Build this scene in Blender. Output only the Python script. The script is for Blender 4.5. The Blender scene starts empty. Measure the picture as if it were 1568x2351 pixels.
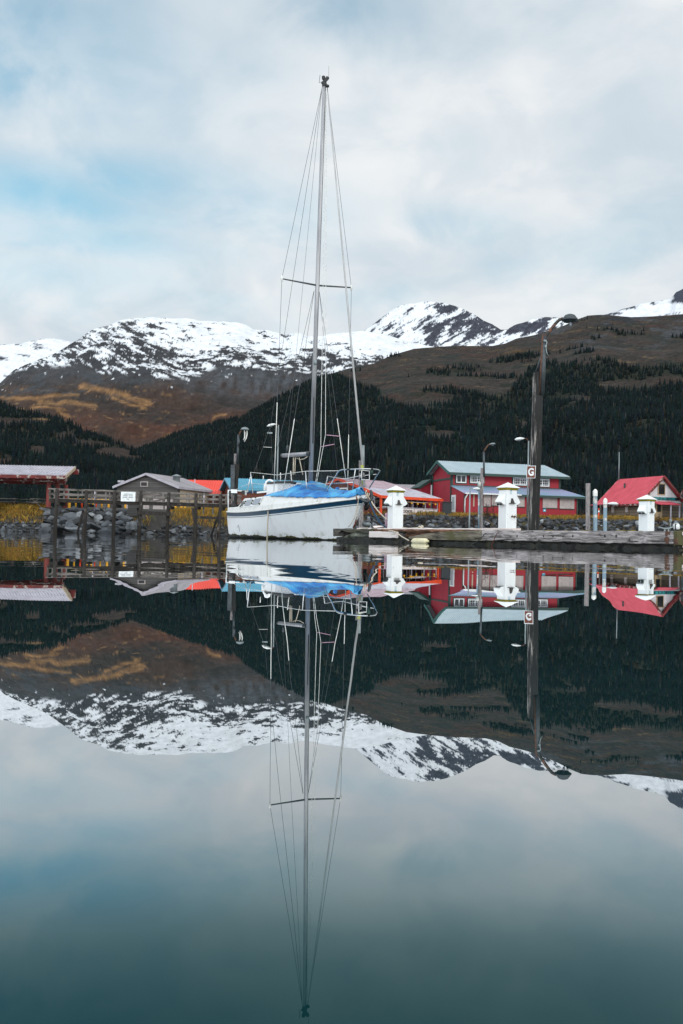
import bpy, bmesh, math, random
import numpy as np
from mathutils import Vector, Matrix
R = math.radians
C = bpy.context.scene.collection
sc = bpy.context.scene
random.seed(7)
RNG = np.random.default_rng(11)

# ------------------------------------------------------------------ camera
F = 2351 * 35 / 36.0            # focal length in units of a 1568 x 2351 picture
CH = 0.075                      # lens height above the water
PITCH, ROLL = math.atan(59.5 / F), 0.0215
_r0, _u0 = Vector((1, 0, 0)), Vector((0, -math.sin(PITCH), math.cos(PITCH)))
FW = Vector((0, math.cos(PITCH), math.sin(PITCH)))
RT = _r0 * math.cos(ROLL) + _u0 * math.sin(ROLL)
UP = _u0 * math.cos(ROLL) - _r0 * math.sin(ROLL)
CAM = Vector((0, 0, CH))
cd = bpy.data.cameras.new("camera")
cam = bpy.data.objects.new("camera", cd)
C.objects.link(cam)
cd.sensor_width = 36; cd.lens = 35; cd.clip_start = 0.02; cd.clip_end = 20000
cam.matrix_world = Matrix(((RT.x, UP.x, -FW.x, 0), (RT.y, UP.y, -FW.y, 0), (RT.z, UP.z, -FW.z, CH), (0, 0, 0, 1)))
sc.camera = cam

# ------------------------------------------------------------------ world, sun, exposure
SUN_AZ, SUN_EL = R(142), R(24)      # from north (+Y) towards +X
sc.view_settings.view_transform = 'Standard'
sc.view_settings.look = 'None'
sc.view_settings.exposure = 0.14
sc.view_settings.gamma = 1.0
w = bpy.data.worlds.new("World"); sc.world = w; w.use_nodes = True
def build_world():
    nt = w.node_tree; nt.nodes.clear(); N = nt.nodes; L = nt.links
    out = N.new('ShaderNodeOutputWorld'); bg = N.new('ShaderNodeBackground'); bg.inputs[1].default_value = 0.12
    sky = N.new('ShaderNodeTexSky'); sky.sky_type = 'NISHITA'; sky.sun_disc = False
    sky.sun_elevation = SUN_EL; sky.sun_rotation = SUN_AZ; sky.air_density = 1.0; sky.dust_density = 1.5; sky.ozone_density = 1.2
    tc = N.new('ShaderNodeTexCoord'); sep = N.new('ShaderNodeSeparateXYZ'); L.new(tc.outputs['Generated'], sep.inputs[0])
    def m(op, a, b=None, c=None):
        n = N.new('ShaderNodeMath'); n.operation = op
        for k, v in enumerate((a, b, c)):
            if v is None: continue
            if isinstance(v, (int, float)): n.inputs[k].default_value = v
            else: L.new(v, n.inputs[k])
        return n.outputs[0]
    zz = m('ADD', m('ABSOLUTE', sep.outputs[2]), 0.42)
    cx, cy = m('DIVIDE', sep.outputs[0], zz), m('DIVIDE', sep.outputs[1], zz)
    cmb = N.new('ShaderNodeCombineXYZ'); L.new(cx, cmb.inputs[0]); L.new(cy, cmb.inputs[1])
    mp = N.new('ShaderNodeMapping'); mp.inputs['Rotation'].default_value = (0, 0, R(24)); mp.inputs['Scale'].default_value = (1.25, 1.2, 1)
    mp.inputs['Location'].default_value = (3.1, 1.7, 0)
    L.new(cmb.outputs[0], mp.inputs[0])
    def noise(scale, detail, rough, dist, off):
        n = N.new('ShaderNodeTexNoise'); n.inputs['Scale'].default_value = scale; n.inputs['Detail'].default_value = detail
        n.inputs['Roughness'].default_value = rough; n.inputs['Distortion'].default_value = dist
        v = N.new('ShaderNodeVectorMath'); v.operation = 'ADD'; v.inputs[1].default_value = off
        L.new(mp.outputs[0], v.inputs[0]); L.new(v.outputs[0], n.inputs['Vector']); return n.outputs[0]
    n1 = noise(2.6, 5, 0.5, 0.25, (0, 0, 0)); n2 = noise(5.2, 6, 0.55, 0.4, (5, 2, 0)); n3 = noise(2.3, 4, 0.55, 0.3, (9, 4, 0))
    def mrange(v, a, b, c=0.0, d=1.0):
        n = N.new('ShaderNodeMapRange'); n.interpolation_type = 'SMOOTHSTEP'; L.new(v, n.inputs[0])
        n.inputs[1].default_value = a; n.inputs[2].default_value = b; n.inputs[3].default_value = c; n.inputs[4].default_value = d
        return n.outputs[0]
    # thin places in the cloud deck, as directions
    thin = None
    for (px, py, wx, wy, amt) in ((60, 440, 320, 80, 1.0), (330, 400, 260, 70, .65), (60, 60, 420, 180, .85), (830, 30, 150, 110, .65), (60, 620, 260, 60, .40), (150, 540, 330, 55, .62),
                                  (640, 480, 200, 70, .40), (1010, 505, 130, 40, .32), (990, 330, 120, 50, .18), (130, 230, 300, 90, .45), (830, 250, 140, 140, .18)):
        d = FW + RT * ((px - 784) / F) - UP * ((py - 1175.5) / F); d.normalize()
        ha = Vector((0, 0, 1)).cross(d).normalized(); va = d.cross(ha)
        def dotv(vec):
            q = N.new('ShaderNodeVectorMath'); q.operation = 'DOT_PRODUCT'; q.inputs[1].default_value = vec
            L.new(tc.outputs['Generated'], q.inputs[0]); return q.outputs['Value']
        # wobble the edge with noise so that the hole has a torn outline
        wob = m('MULTIPLY', m('SUBTRACT', n2, 0.5), 1.6)
        a = m('ADD', m('DIVIDE', dotv(ha), wx / F), wob); b = m('ADD', m('DIVIDE', dotv(va), wy / F), m('MULTIPLY', wob, -0.8))
        g = m('EXPONENT', m('MULTIPLY', m('ADD', m('MULTIPLY', a, a), m('MULTIPLY', b, b)), -1.0))
        fwd = m('GREATER_THAN', dotv(d), 0.0)
        g = m('MULTIPLY', m('MULTIPLY', g, amt), fwd)
        thin = g if thin is None else m('MAXIMUM', thin, g)
    cover = mrange(n1, 0.30, 0.52, 0.72, 1.0)
    cover = m('MULTIPLY', cover, m('SUBTRACT', 1.0, m('MULTIPLY', thin, mrange(n2, 0.25, 0.6, 1.0, 0.6))))
    shade = m('ADD', m('MULTIPLY', mrange(n3, 0.3, 0.7), 0.45), m('MULTIPLY', mrange(n2, 0.32, 0.68), 0.55))
    ramp = N.new('ShaderNodeMixRGB'); ramp.inputs[1].default_value = (4.55, 5.25, 5.8, 1); ramp.inputs[2].default_value = (6.85, 6.95, 7.02, 1)
    L.new(shade, ramp.inputs[0])
    blue = N.new('ShaderNodeMixRGB'); blue.blend_type = 'MULTIPLY'; blue.inputs[0].default_value = 1; blue.inputs[2].default_value = (0.74, 1.32, 1.22, 1)
    L.new(sky.outputs[0], blue.inputs[1])
    # added brightening of the unseen clouds behind the camera, to fill the boat hull
    ga, ge = R(205), R(32); sv = Vector((math.sin(ga) * math.cos(ge), math.cos(ga) * math.cos(ge), math.sin(ge)))
    dq = N.new('ShaderNodeVectorMath'); dq.operation = 'DOT_PRODUCT'; dq.inputs[1].default_value = sv; L.new(tc.outputs['Generated'], dq.inputs[0])
    gl = N.new('ShaderNodeVectorMath'); gl.operation = 'SCALE'; L.new(ramp.outputs[0], gl.inputs[0]); L.new(mrange(dq.outputs['Value'], 0.0, .95, 1.0, 2.7), gl.inputs['Scale'])
    class _o: outputs = [gl.outputs[0]]
    ramp = _o
    mix = N.new('ShaderNodeMixRGB'); L.new(cover, mix.inputs[0]); L.new(blue.outputs[0], mix.inputs[1]); L.new(ramp.outputs[0], mix.inputs[2])
    L.new(mix.outputs[0], bg.inputs[0]); L.new(bg.outputs[0], out.inputs[0])
build_world()
sd = bpy.data.lights.new("sun", 'SUN'); sun = bpy.data.objects.new("sun", sd); C.objects.link(sun)
sd.energy = 0.9; sd.angle = R(12); sd.color = (1.0, 0.93, 0.84)
_sv = Vector((math.sin(SUN_AZ) * math.cos(SUN_EL), math.cos(SUN_AZ) * math.cos(SUN_EL), math.sin(SUN_EL)))
sun.rotation_euler = _sv.to_track_quat('Z', 'Y').to_euler()

# ------------------------------------------------------------------ helpers: sight lines
REG = dict(p=(0, 0, 1 / 1.7424), a=(0, 1820, 3.267), b=(460, 1820, 3.267), c=(880, 1850, 4.9), d=(1180, 1850, 4.9), e=(1480, 1850, 4.9),
           f=(1700, 1820, 4.126), g=(2040, 1820, 4.126), h=(2380, 1820, 4.4545), i=(2050, 1230, 2.556), j=(1050, 1080, 2.867),
           k=(900, 1680, 6.187), l=(1240, 1840, 4.9), m=(1050, 250, 2.613), n=(1400, 2000, 2.24), o=(2580, 1900, 7.349), u=(1900, 1150, 1.885))
REG['p'] = (0, 0, 1568 / 2732.0)
def q(reg, x, y):
    ox, oy, s = REG[reg]
    return (ox + x / s) * 1568 / 2732.0, (oy + y / s) * 1568 / 2732.0
def ray(px, py): return FW + RT * ((px - 784) / F) - UP * ((py - 1175.5) / F)
def W(reg, x, y, Y):                     # the point at distance Y along a sight line of the survey
    px, py = q(reg, x, y); d = ray(px, py); return CAM + d * (Y / d.y)
def wall_hit(reg, x, y, O, D):           # where a sight line meets the vertical plane through O along D: (distance along, height)
    px, py = q(reg, x, y); d = ray(px, py); nx, ny = -D[1], D[0]
    t = (nx * O[0] + ny * O[1]) / (nx * d.x + ny * d.y); P = CAM + d * t
    return (P.x - O[0]) * D[0] + (P.y - O[1]) * D[1], P.z
def mpp(Y): return Y / F                 # metres per picture unit at distance Y

# ------------------------------------------------------------------ helpers: meshes and things
MW = {}
class MB:
    def __init__(s): s.v = []; s.f = []; s.sm = []
    def add(s, vs, fs, smooth=False):
        o = len(s.v); s.v += [Vector(p) for p in vs]
        for f in fs: s.f.append(tuple(i + o for i in f)); s.sm.append(smooth)
        return s
    def box(s, c, size, ax=None, ay=None, az=None):
        c = Vector(c); ax = Vector(ax) if ax else Vector((1, 0, 0)); az = Vector(az) if az else Vector((0, 0, 1)); ay = Vector(ay) if ay else az.cross(ax)
        X, Y, Z = ax.normalized() * size[0] / 2, ay.normalized() * size[1] / 2, az.normalized() * size[2] / 2
        vs = [c + X * a + Y * b + Z * d for d in (-1, 1) for a, b in ((-1, -1), (1, -1), (1, 1), (-1, 1))]
        return s.add(vs, [(3, 2, 1, 0), (4, 5, 6, 7), (0, 1, 5, 4), (1, 2, 6, 5), (2, 3, 7, 6), (3, 0, 4, 7)])
    def bar(s, p, qq, wd, ht, upv=(0, 0, 1)):
        p, qq = Vector(p), Vector(qq); d = (qq - p); ln = d.length; d.normalize(); u = Vector(upv)
        y = u.cross(d)
        if y.length < 1e-4: y = Vector((1, 0, 0)).cross(d)
        y.normalize(); z = d.cross(y)
        return s.box((p + qq) / 2, (ln, wd, ht), d, y, z)
    def tube(s, pts, r, n=8, cap=True):
        pts = [Vector(p) for p in pts]; m = len(pts); rs = r if isinstance(r, (list, tuple)) else [r] * m
        vs = []; ref = None
        for i, p in enumerate(pts):
            t = (pts[min(i + 1, m - 1)] - pts[max(i - 1, 0)]).normalized()
            if ref is None: ref = Vector((0, 0, 1)) if abs(t.z) < .9 else Vector((1, 0, 0))
            x = (ref - t * ref.dot(t)).normalized(); y = t.cross(x); ref = x
            for k in range(n):
                a = 2 * math.pi * k / n; vs.append(p + x * (rs[i] * math.cos(a)) + y * (rs[i] * math.sin(a)))
        fs = [(i * n + k, i * n + (k + 1) % n, (i + 1) * n + (k + 1) % n, (i + 1) * n + k) for i in range(m - 1) for k in range(n)]
        o = len(s.v); s.add(vs, fs, True)
        if cap:
            s.f.append(tuple(o + k for k in reversed(range(n)))); s.sm.append(False)
            s.f.append(tuple(o + (m - 1) * n + k for k in range(n))); s.sm.append(False)
        return s
    def lathe(s, c, prof, n=16, ax=(0, 0, 1)):
        c = Vector(c); a = Vector(ax).normalized(); ref = Vector((1, 0, 0)) if abs(a.x) < .9 else Vector((0, 1, 0))
        x = (ref - a * ref.dot(a)).normalized(); y = a.cross(x); vs = []
        for r, z in prof:
            for k in range(n):
                t = 2 * math.pi * k / n; vs.append(c + a * z + x * (r * math.cos(t)) + y * (r * math.sin(t)))
        m = len(prof)
        return s.add(vs, [(i * n + k, i * n + (k + 1) % n, (i + 1) * n + (k + 1) % n, (i + 1) * n + k) for i in range(m - 1) for k in range(n)], True)
    def poly(s, pts, th, to=None):       # a flat outline given a thickness along its own normal, towards `to`
        pts = [Vector(p) for p in pts]; nrm = Vector((0, 0, 0)); o0 = pts[0]
        for i in range(len(pts)): nrm += (pts[i] - o0).cross(pts[(i + 1) % len(pts)] - o0)
        nrm.normalize(); m = len(pts)
        if to is not None and (Vector(to) - o0).dot(nrm) > 0: nrm = -nrm
        vs = pts + [p - nrm * th for p in pts]
        fs = [tuple(range(m)), tuple(reversed(range(m, 2 * m)))] + [(i + m, (i + 1) % m + m, (i + 1) % m, i) for i in range(m)]
        return s.add(vs, fs)
    def grid(s, rows, smooth=True, closed=False):
        n = len(rows[0]); vs = [p for r in rows for p in r]; fs = []
        for i in range(len(rows) - 1):
            for k in range(n if closed else n - 1): fs.append((i * n + k, i * n + (k + 1) % n, (i + 1) * n + (k + 1) % n, (i + 1) * n + k))
        return s.add(vs, fs, smooth)
    def build(s, name, m, parent=None, world=True, bevel=0, label=None):
        me = bpy.data.meshes.new(name); vs = s.v
        if parent is not None and world:
            inv = MW[parent.name].inverted(); vs = [inv @ p for p in vs]
        me.from_pydata([tuple(p) for p in vs], [], s.f); me.polygons.foreach_set('use_smooth', s.sm)
        bm = bmesh.new(); bm.from_mesh(me); bmesh.ops.recalc_face_normals(bm, faces=bm.faces); bm.to_mesh(me); bm.free()
        me.update(); o = bpy.data.objects.new(name, me); C.objects.link(o)
        if m: me.materials.append(m)
        if bevel:
            b = o.modifiers.new('bevel', 'BEVEL'); b.width = bevel; b.segments = 2; b.limit_method = 'ANGLE'
        if parent is not None: o.parent = parent
        if parent is not None: MW[o.name] = MW[parent.name]
        if label: o['label'] = label
        return o
def thing(name, label, cat, loc=(0, 0, 0), rz=0, group=None):
    o = bpy.data.objects.new(name, None); o.empty_display_size = .2; C.objects.link(o); o.location = loc; o.rotation_euler = (0, 0, rz)
    MW[o.name] = Matrix.Translation(loc) @ Matrix.Rotation(rz, 4, 'Z'); o['label'] = label; o['category'] = cat
    if group: o['group'] = group
    return o
def tag(o, label, cat, group=None):
    o['label'] = label; o['category'] = cat
    if group: o['group'] = group
    return o
def kind(o, k): o['kind'] = k; return o
def copy_tree(o, parent=None):
    c = o.copy(); C.objects.link(c)
    if parent is not None: c.parent = parent
    for ch in list(o.children): copy_tree(ch, c)
    return c
def text(body, size, m, parent, P, ax, upv, ext=.01, bold=0.0, name='lettering', sx=1.0):
    cu = bpy.data.curves.new(name, 'FONT'); cu.body = body; cu.size = size; cu.extrude = ext; cu.offset = bold; cu.align_x = 'CENTER'; cu.align_y = 'CENTER'
    o = bpy.data.objects.new(name, cu); C.objects.link(o); cu.materials.append(m)
    ax = Vector(ax).normalized(); up = Vector(upv).normalized(); nz = ax.cross(up)
    mw = Matrix(((ax.x * sx, up.x, nz.x, P[0]), (ax.y * sx, up.y, nz.y, P[1]), (ax.z * sx, up.z, nz.z, P[2]), (0, 0, 0, 1)))
    if parent is not None:
        o.parent = parent; mw = MW[parent.name].inverted() @ mw
    dg = bpy.context.evaluated_depsgraph_get(); me = bpy.data.meshes.new_from_object(o.evaluated_get(dg), depsgraph=dg); me.materials.clear(); me.materials.append(m)
    n = bpy.data.objects.new(name, me); C.objects.link(n); n.parent = parent; n.matrix_local = mw; bpy.data.objects.remove(o); n.name = name; return n

# ------------------------------------------------------------------ helpers: materials
def K(c): return tuple(min(1, max(0, x)) ** 1.32 for x in c)
def new_mat(name):
    m = bpy.data.materials.new(name); m.use_nodes = True; nt = m.node_tree; b = nt.nodes['Principled BSDF']; return m, nt, b
def mat(name, c, c2=None, scale=4, stretch=(1, 1, 1), rough=.6, metal=0, bump=0, lo=.35, hi=.65, c3=None, scale3=1.5, lo3=.5, hi3=.62, spec=.5, coord='Object', bscale=None, detail=6):
    if c2 is None: c2 = tuple(x * .82 for x in c)
    c, c2, c3 = K(c), K(c2), (K(c3) if c3 else None)
    m, nt, b = new_mat(name); N, L = nt.nodes, nt.links
    b.inputs['Roughness'].default_value = rough; b.inputs['Metallic'].default_value = metal; b.inputs['Specular IOR Level'].default_value = spec
    b.inputs['Base Color'].default_value = (*c, 1)
    tc = N.new('ShaderNodeTexCoord'); mp = N.new('ShaderNodeMapping'); mp.inputs['Scale'].default_value = stretch; L.new(tc.outputs[coord], mp.inputs[0])
    no = N.new('ShaderNodeTexNoise'); no.inputs['Scale'].default_value = scale; no.inputs['Detail'].default_value = detail; no.inputs['Roughness'].default_value = .6
    L.new(mp.outputs[0], no.inputs['Vector'])
    if c2 is None: c2 = tuple(x * .82 for x in c)
    def ramp(src, a, bb, lo, hi):
        r = N.new('ShaderNodeValToRGB'); r.color_ramp.elements[0].position = lo; r.color_ramp.elements[1].position = hi
        r.color_ramp.elements[0].color = a; r.color_ramp.elements[1].color = bb; L.new(src, r.inputs[0]); return r.outputs[0]
    col = ramp(no.outputs[0], (*c2, 1), (*c, 1), lo, hi)
    if c3:
        n3 = N.new('ShaderNodeTexNoise'); n3.inputs['Scale'].default_value = scale3; n3.inputs['Detail'].default_value = 5; L.new(tc.outputs[coord], n3.inputs['Vector'])
        f3 = ramp(n3.outputs[0], (0, 0, 0, 1), (1, 1, 1, 1), lo3, hi3)
        mx = N.new('ShaderNodeMixRGB'); L.new(f3, mx.inputs[0]); L.new(col, mx.inputs[1]); mx.inputs[2].default_value = (*c3, 1); col = mx.outputs[0]
    L.new(col, b.inputs['Base Color'])
    if bump:
        bp = N.new('ShaderNodeBump'); bp.inputs['Strength'].default_value = .6; bp.inputs['Distance'].default_value = bump; L.new(no.outputs[0], bp.inputs['Height']); L.new(bp.outputs[0], b.inputs['Normal'])
    return m
def siding(name, c, pitch, axis='h', rough=.7, groove=.55, var=.85):
    c = K(c)
    # boards: a periodic groove across the boards with tone noise along them
    m, nt, b = new_mat(name); N, L = nt.nodes, nt.links; b.inputs['Roughness'].default_value = rough
    tc = N.new('ShaderNodeTexCoord'); sep = N.new('ShaderNodeSeparateXYZ'); L.new(tc.outputs['Object'], sep.inputs[0])
    def mm(op, a, v):
        n = N.new('ShaderNodeMath'); n.operation = op; L.new(a, n.inputs[0])
        if isinstance(v, (int, float)): n.inputs[1].default_value = v
        else: L.new(v, n.inputs[1])
        return n.outputs[0]
    src = sep.outputs[2] if axis == 'h' else mm('ADD', sep.outputs[0], mm('MULTIPLY', sep.outputs[1], 1.0))
    t = mm('MULTIPLY', src, 1 / pitch); fr = mm('FRACT', t, 0); edge = mm('LESS_THAN', fr, .12)
    fl = N.new('ShaderNodeMath'); fl.operation = 'FLOOR'; L.new(t, fl.inputs[0])
    wn = N.new('ShaderNodeTexWhiteNoise'); wn.noise_dimensions = '1D'; L.new(fl.outputs[0], wn.inputs['W'])
    no = N.new('ShaderNodeTexNoise'); no.inputs['Scale'].default_value = 2.2; no.inputs['Detail'].default_value = 7; L.new(tc.outputs['Object'], no.inputs['Vector'])
    v = mm('ADD', mm('MULTIPLY', wn.outputs[0], 1 - var), mm('MULTIPLY', no.outputs[0], .35)); v = mm('ADD', v, .72)
    v = mm('MULTIPLY', v, mm('SUBTRACT', mm('MULTIPLY', edge, 0), mm('SUBTRACT', mm('MULTIPLY', edge, 1 - groove), 1)))
    mx = N.new('ShaderNodeMixRGB'); mx.blend_type = 'MULTIPLY'; mx.inputs[0].default_value = 1; mx.inputs[1].default_value = (*c, 1)
    cb = N.new('ShaderNodeCombineXYZ'); [L.new(v, cb.inputs[k]) for k in range(3)]; L.new(cb.outputs[0], mx.inputs[2]); L.new(mx.outputs[0], b.inputs['Base Color'])
    return m
def attr_mat(name, attr, rough=.9, ns=.02, amt=.5, bump=0, bscale=.05):
    m, nt, b = new_mat(name); N, L = nt.nodes, nt.links; b.inputs['Roughness'].default_value = rough; b.inputs['Specular IOR Level'].default_value = .2
    at = N.new('ShaderNodeAttribute'); at.attribute_name = attr
    g = N.new('ShaderNodeNewGeometry')
    no = N.new('ShaderNodeTexNoise'); no.inputs['Scale'].default_value = ns; no.inputs['Detail'].default_value = 8; no.inputs['Roughness'].default_value = .65; L.new(g.outputs['Position'], no.inputs['Vector'])
    mr = N.new('ShaderNodeMapRange'); mr.inputs[1].default_value = .3; mr.inputs[2].default_value = .7; mr.inputs[3].default_value = 1 - amt; mr.inputs[4].default_value = 1 + amt; L.new(no.outputs[0], mr.inputs[0])
    mx = N.new('ShaderNodeMixRGB'); mx.blend_type = 'MULTIPLY'; mx.inputs[0].default_value = 1; L.new(at.outputs['Color'], mx.inputs[1])
    cb = N.new('ShaderNodeCombineXYZ'); [L.new(mr.outputs[0], cb.inputs[k]) for k in range(3)]; L.new(cb.outputs[0], mx.inputs[2])
    L.new(mx.outputs[0], b.inputs['Base Color'])
    if bump:
        n2 = N.new('ShaderNodeTexNoise'); n2.inputs['Scale'].default_value = bscale; n2.inputs['Detail'].default_value = 8; L.new(g.outputs['Position'], n2.inputs['Vector'])
        bp = N.new('ShaderNodeBump'); bp.inputs['Distance'].default_value = bump; bp.inputs['Strength'].default_value = 1; L.new(n2.outputs[0], bp.inputs['Height']); L.new(bp.outputs[0], b.inputs['Normal'])
    return m

M = {}
M['steel'] = mat('galvanised_steel', (.33, .37, .38), (.24, .27, .28), 3, (1, 1, .3), .5, .3)
M['steel_dark'] = mat('dark_steel', (.12, .14, .15), (.07, .08, .09), 4, rough=.5, metal=.3)
M['steel_blue'] = mat('blue_grey_steel', (.27, .36, .42), (.2, .27, .32), 2, (1, 1, .2), .5, .1, c3=(.5, .5, .47), scale3=1.2, lo3=.55, hi3=.6)
M['stainless'] = mat('stainless', (.75, .76, .77), (.55, .56, .57), 6, rough=.25, metal=.9)
M['alu'] = mat('mast_aluminium', (.47, .47, .48), (.31, .31, .33), 9, (1, 1, .08), .42, .35)
M['wire'] = mat('wire_grey', (.13, .14, .15), rough=.5, metal=.2)
M['wire_white'] = mat('white_cable_cover', (.75, .75, .73), (.6, .6, .57), 8, rough=.5)
M['gel'] = mat('white_gelcoat', (.80, .81, .82), (.76, .77, .78), 1.1, rough=.32)
M['gel_dirty'] = mat('stained_gelcoat', (.72, .72, .71), (.6, .59, .55), 5, (1, 1, .5), .45, lo=.25, hi=.5, c3=(.3, .28, .2), scale3=7, lo3=.66, hi3=.74)
M['pedestal'] = mat('pedestal_white', (.80, .82, .83), (.74, .76, .77), 3, (1, 1, .4), .4)
M['black'] = mat('black_plastic', (.015, .016, .018), rough=.5)
M['dark'] = mat('dark_opening', (.012, .012, .013), rough=.3)
M['glass'] = mat('window_glass', (.02, .024, .028), (.035, .04, .045), 1.5, rough=.08)
M['perspex'] = mat('grey_perspex', (.33, .35, .39), (.27, .29, .33), 3, rough=.15)
M['moss'] = mat('moss', (.12, .12, .02), (.05, .055, .012), 14, rough=.95, bump=.02)
M['yellow'] = mat('yellow_paint', (.42, .36, .02), (.22, .2, .02), 9, rough=.6)
M['safety'] = mat('safety_yellow', (.75, .45, .02), (.6, .33, .02), 4, rough=.6)
M['orange'] = mat('orange_paint', (.75, .12, .025), (.6, .09, .02), 2, rough=.6)
M['red_post'] = mat('red_paint_post', (.27, .065, .05), (.18, .04, .035), 2, (1, 1, .3), .7)
M['rustred'] = mat('flaking_red_trim', (.24, .045, .04), (.15, .035, .03), 2, rough=.8, c3=(.4, .36, .33), scale3=2.2, lo3=.53, hi3=.6)
M['teal'] = mat('teal_trim', (.03, .16, .15), (.025, .11, .1), 2, rough=.6)
M['dkteal'] = mat('dark_teal_trim', (.025, .09, .075), (.03, .07, .06), 2, rough=.6)
M['teal_sign'] = mat('teal_lettering', (.02, .36, .38), rough=.5)
M['white'] = mat('white_paint', (.75, .76, .76), (.66, .67, .67), 2, rough=.5)
M['redwall'] = siding('red_vertical_siding', (.39, .010, .040), .3, 'v', .65, .75, .9)
M['redgable'] = mat('red_gable_wall', (.39, .024, .06), (.33, .018, .045), 1.2, rough=.7)
M['roof_pale'] = mat('pale_green_metal_roof', (.46, .53, .56), (.40, .47, .50), .8, rough=.4, metal=.1)
M['roof_lilac'] = mat('lilac_grey_roof', (.42, .42, .55), (.3, .42, .5), .35, rough=.4, metal=.1, lo=.4, hi=.6)
M['roof_blue'] = mat('blue_metal_roof', (.11, .38, .5), (.09, .31, .42), .7, rough=.4)
M['roof_orange'] = mat('orange_red_roof', (.75, .11, .07), (.66, .09, .055), .6, rough=.5)
M['roof_red'] = mat('faded_red_roof', (.60, .12, .165), (.52, .09, .125), .9, rough=.5)
M['roof_grey'] = mat('grey_metal_roof', (.38, .36, .38), (.3, .28, .3), .7, (1, 1, 1), .45)
M['roof_pink'] = mat('pinkish_metal_roof', (.48, .39, .42), (.4, .31, .34), .8, rough=.5)
M['roof_white'] = mat('worn_pale_roof', (.52, .5, .54), (.38, .36, .41), 1.4, rough=.5)
M['plywood'] = mat('weathered_plywood', (.52, .47, .46), (.4, .36, .35), 2.2, rough=.85)
M['greyboards'] = siding('grey_weathered_boards', (.135, .128, .125), .22, 'h', .9, .4, .55)
M['logs'] = siding('squared_log_wall', (.2, .165, .13), .34, 'h', .9, .25, .5)
M['brown'] = siding('brown_board_wall', (.2, .075, .05), .25, 'h', .8, .6, .8)
M['gable_white'] = siding('white_board_gable', (.62, .61, .62), .3, 'v', .7, .8, .9)
M['cream'] = mat('cream_fascia', (.55, .47, .37), (.4, .33, .26), 3, rough=.8)
M['tan'] = mat('tan_door', (.5, .39, .26), rough=.7)
M['pier_wood'] = mat('pier_timber', (.075, .064, .056), (.03, .026, .023), 5, (1, 1, .15), .9, bump=.02, c3=(.19, .17, .155), scale3=2, lo3=.6, hi3=.75)
M['pier_rail'] = mat('grey_pier_rail', (.30, .275, .26), (.11, .10, .095), 3, (.3, .3, 1), .9, c3=(.05, .06, .03), scale3=1.5, lo3=.55, hi3=.7)
M['sign_white'] = mat('sign_white', (.8, .82, .83), rough=.5)
M['sign_grey'] = mat('sign_faded_print', (.25, .27, .28), rough=.6)
M['sign_brown'] = mat('sign_brown', (.22, .065, .03), rough=.5)
M['rope_white'] = mat('white_rope', (.6, .55, .47), (.45, .4, .33), 20, rough=.9)
M['rope_blue'] = mat('blue_rope', (.015, .09, .16), rough=.8)
M['rope_dark'] = mat('dark_rope', (.08, .085, .08), rough=.9)
M['rope_rust'] = mat('rust_rope', (.22, .06, .025), rough=.9)
M['fender'] = mat('old_white_fender', (.72, .68, .52), (.62, .56, .36), 5, rough=.5, c3=(.22, .2, .06), scale3=6, lo3=.66, hi3=.75)
M['rust_steel'] = mat('rusted_steel', (.20, .105, .065), (.10, .06, .045), 8, rough=.85)
M['concrete'] = mat('old_concrete', (.3, .31, .28), (.1, .11, .08), 6, rough=.95, bump=.03, c3=(.04, .045, .03), scale3=4, lo3=.5, hi3=.65)
M['float'] = mat('slimy_float', (.02, .022, .012), (.008, .009, .007), 7, rough=.7, bump=.03, c3=(.07, .065, .02), scale3=3, lo3=.6, hi3=.75)
M['pink'] = mat('pink_pipe', (.6, .4, .5), rough=.5)
M['rope_yellow'] = mat('faded_yellow_rope', (.5, .24, .03), (.3, .16, .02), 20, rough=.9)
M['conc_white'] = mat('white_concrete', (.62, .58, .5), (.4, .37, .3), 6, rough=.9, c3=(.12, .12, .07), scale3=5, lo3=.55, hi3=.65)
M['bin'] = mat('dark_bin', (.02, .03, .04), rough=.6)
def log_mat():
    # old creosoted pile: long dark streaks over silver grey
    m, nt, b = new_mat('weathered_pile'); N, L = nt.nodes, nt.links; b.inputs['Roughness'].default_value = .85
    tc = N.new('ShaderNodeTexCoord'); mp = N.new('ShaderNodeMapping'); mp.inputs['Scale'].default_value = (7, 7, .55); L.new(tc.outputs['Object'], mp.inputs[0])
    n1 = N.new('ShaderNodeTexNoise'); n1.inputs['Scale'].default_value = 2.2; n1.inputs['Detail'].default_value = 9; n1.inputs['Roughness'].default_value = .7; L.new(mp.outputs[0], n1.inputs['Vector'])
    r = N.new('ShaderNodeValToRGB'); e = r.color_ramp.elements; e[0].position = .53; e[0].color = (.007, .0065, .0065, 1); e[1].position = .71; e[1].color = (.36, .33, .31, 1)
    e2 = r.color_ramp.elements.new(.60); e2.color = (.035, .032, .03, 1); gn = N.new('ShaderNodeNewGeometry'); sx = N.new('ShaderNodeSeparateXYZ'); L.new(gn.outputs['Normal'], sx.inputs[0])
    wt = N.new('ShaderNodeMath'); wt.operation = 'MULTIPLY_ADD'; wt.inputs[1].default_value = -.10; L.new(sx.outputs[0], wt.inputs[0]); L.new(n1.outputs[0], wt.inputs[2])   # faces turned to the left are paler
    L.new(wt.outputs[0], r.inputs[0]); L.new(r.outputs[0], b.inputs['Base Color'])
    bp = N.new('ShaderNodeBump'); bp.inputs['Distance'].default_value = .03; bp.inputs['Strength'].default_value = .8; L.new(n1.outputs[0], bp.inputs['Height']); L.new(bp.outputs[0], b.inputs['Normal'])
    return m
M['log'] = log_mat()
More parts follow.
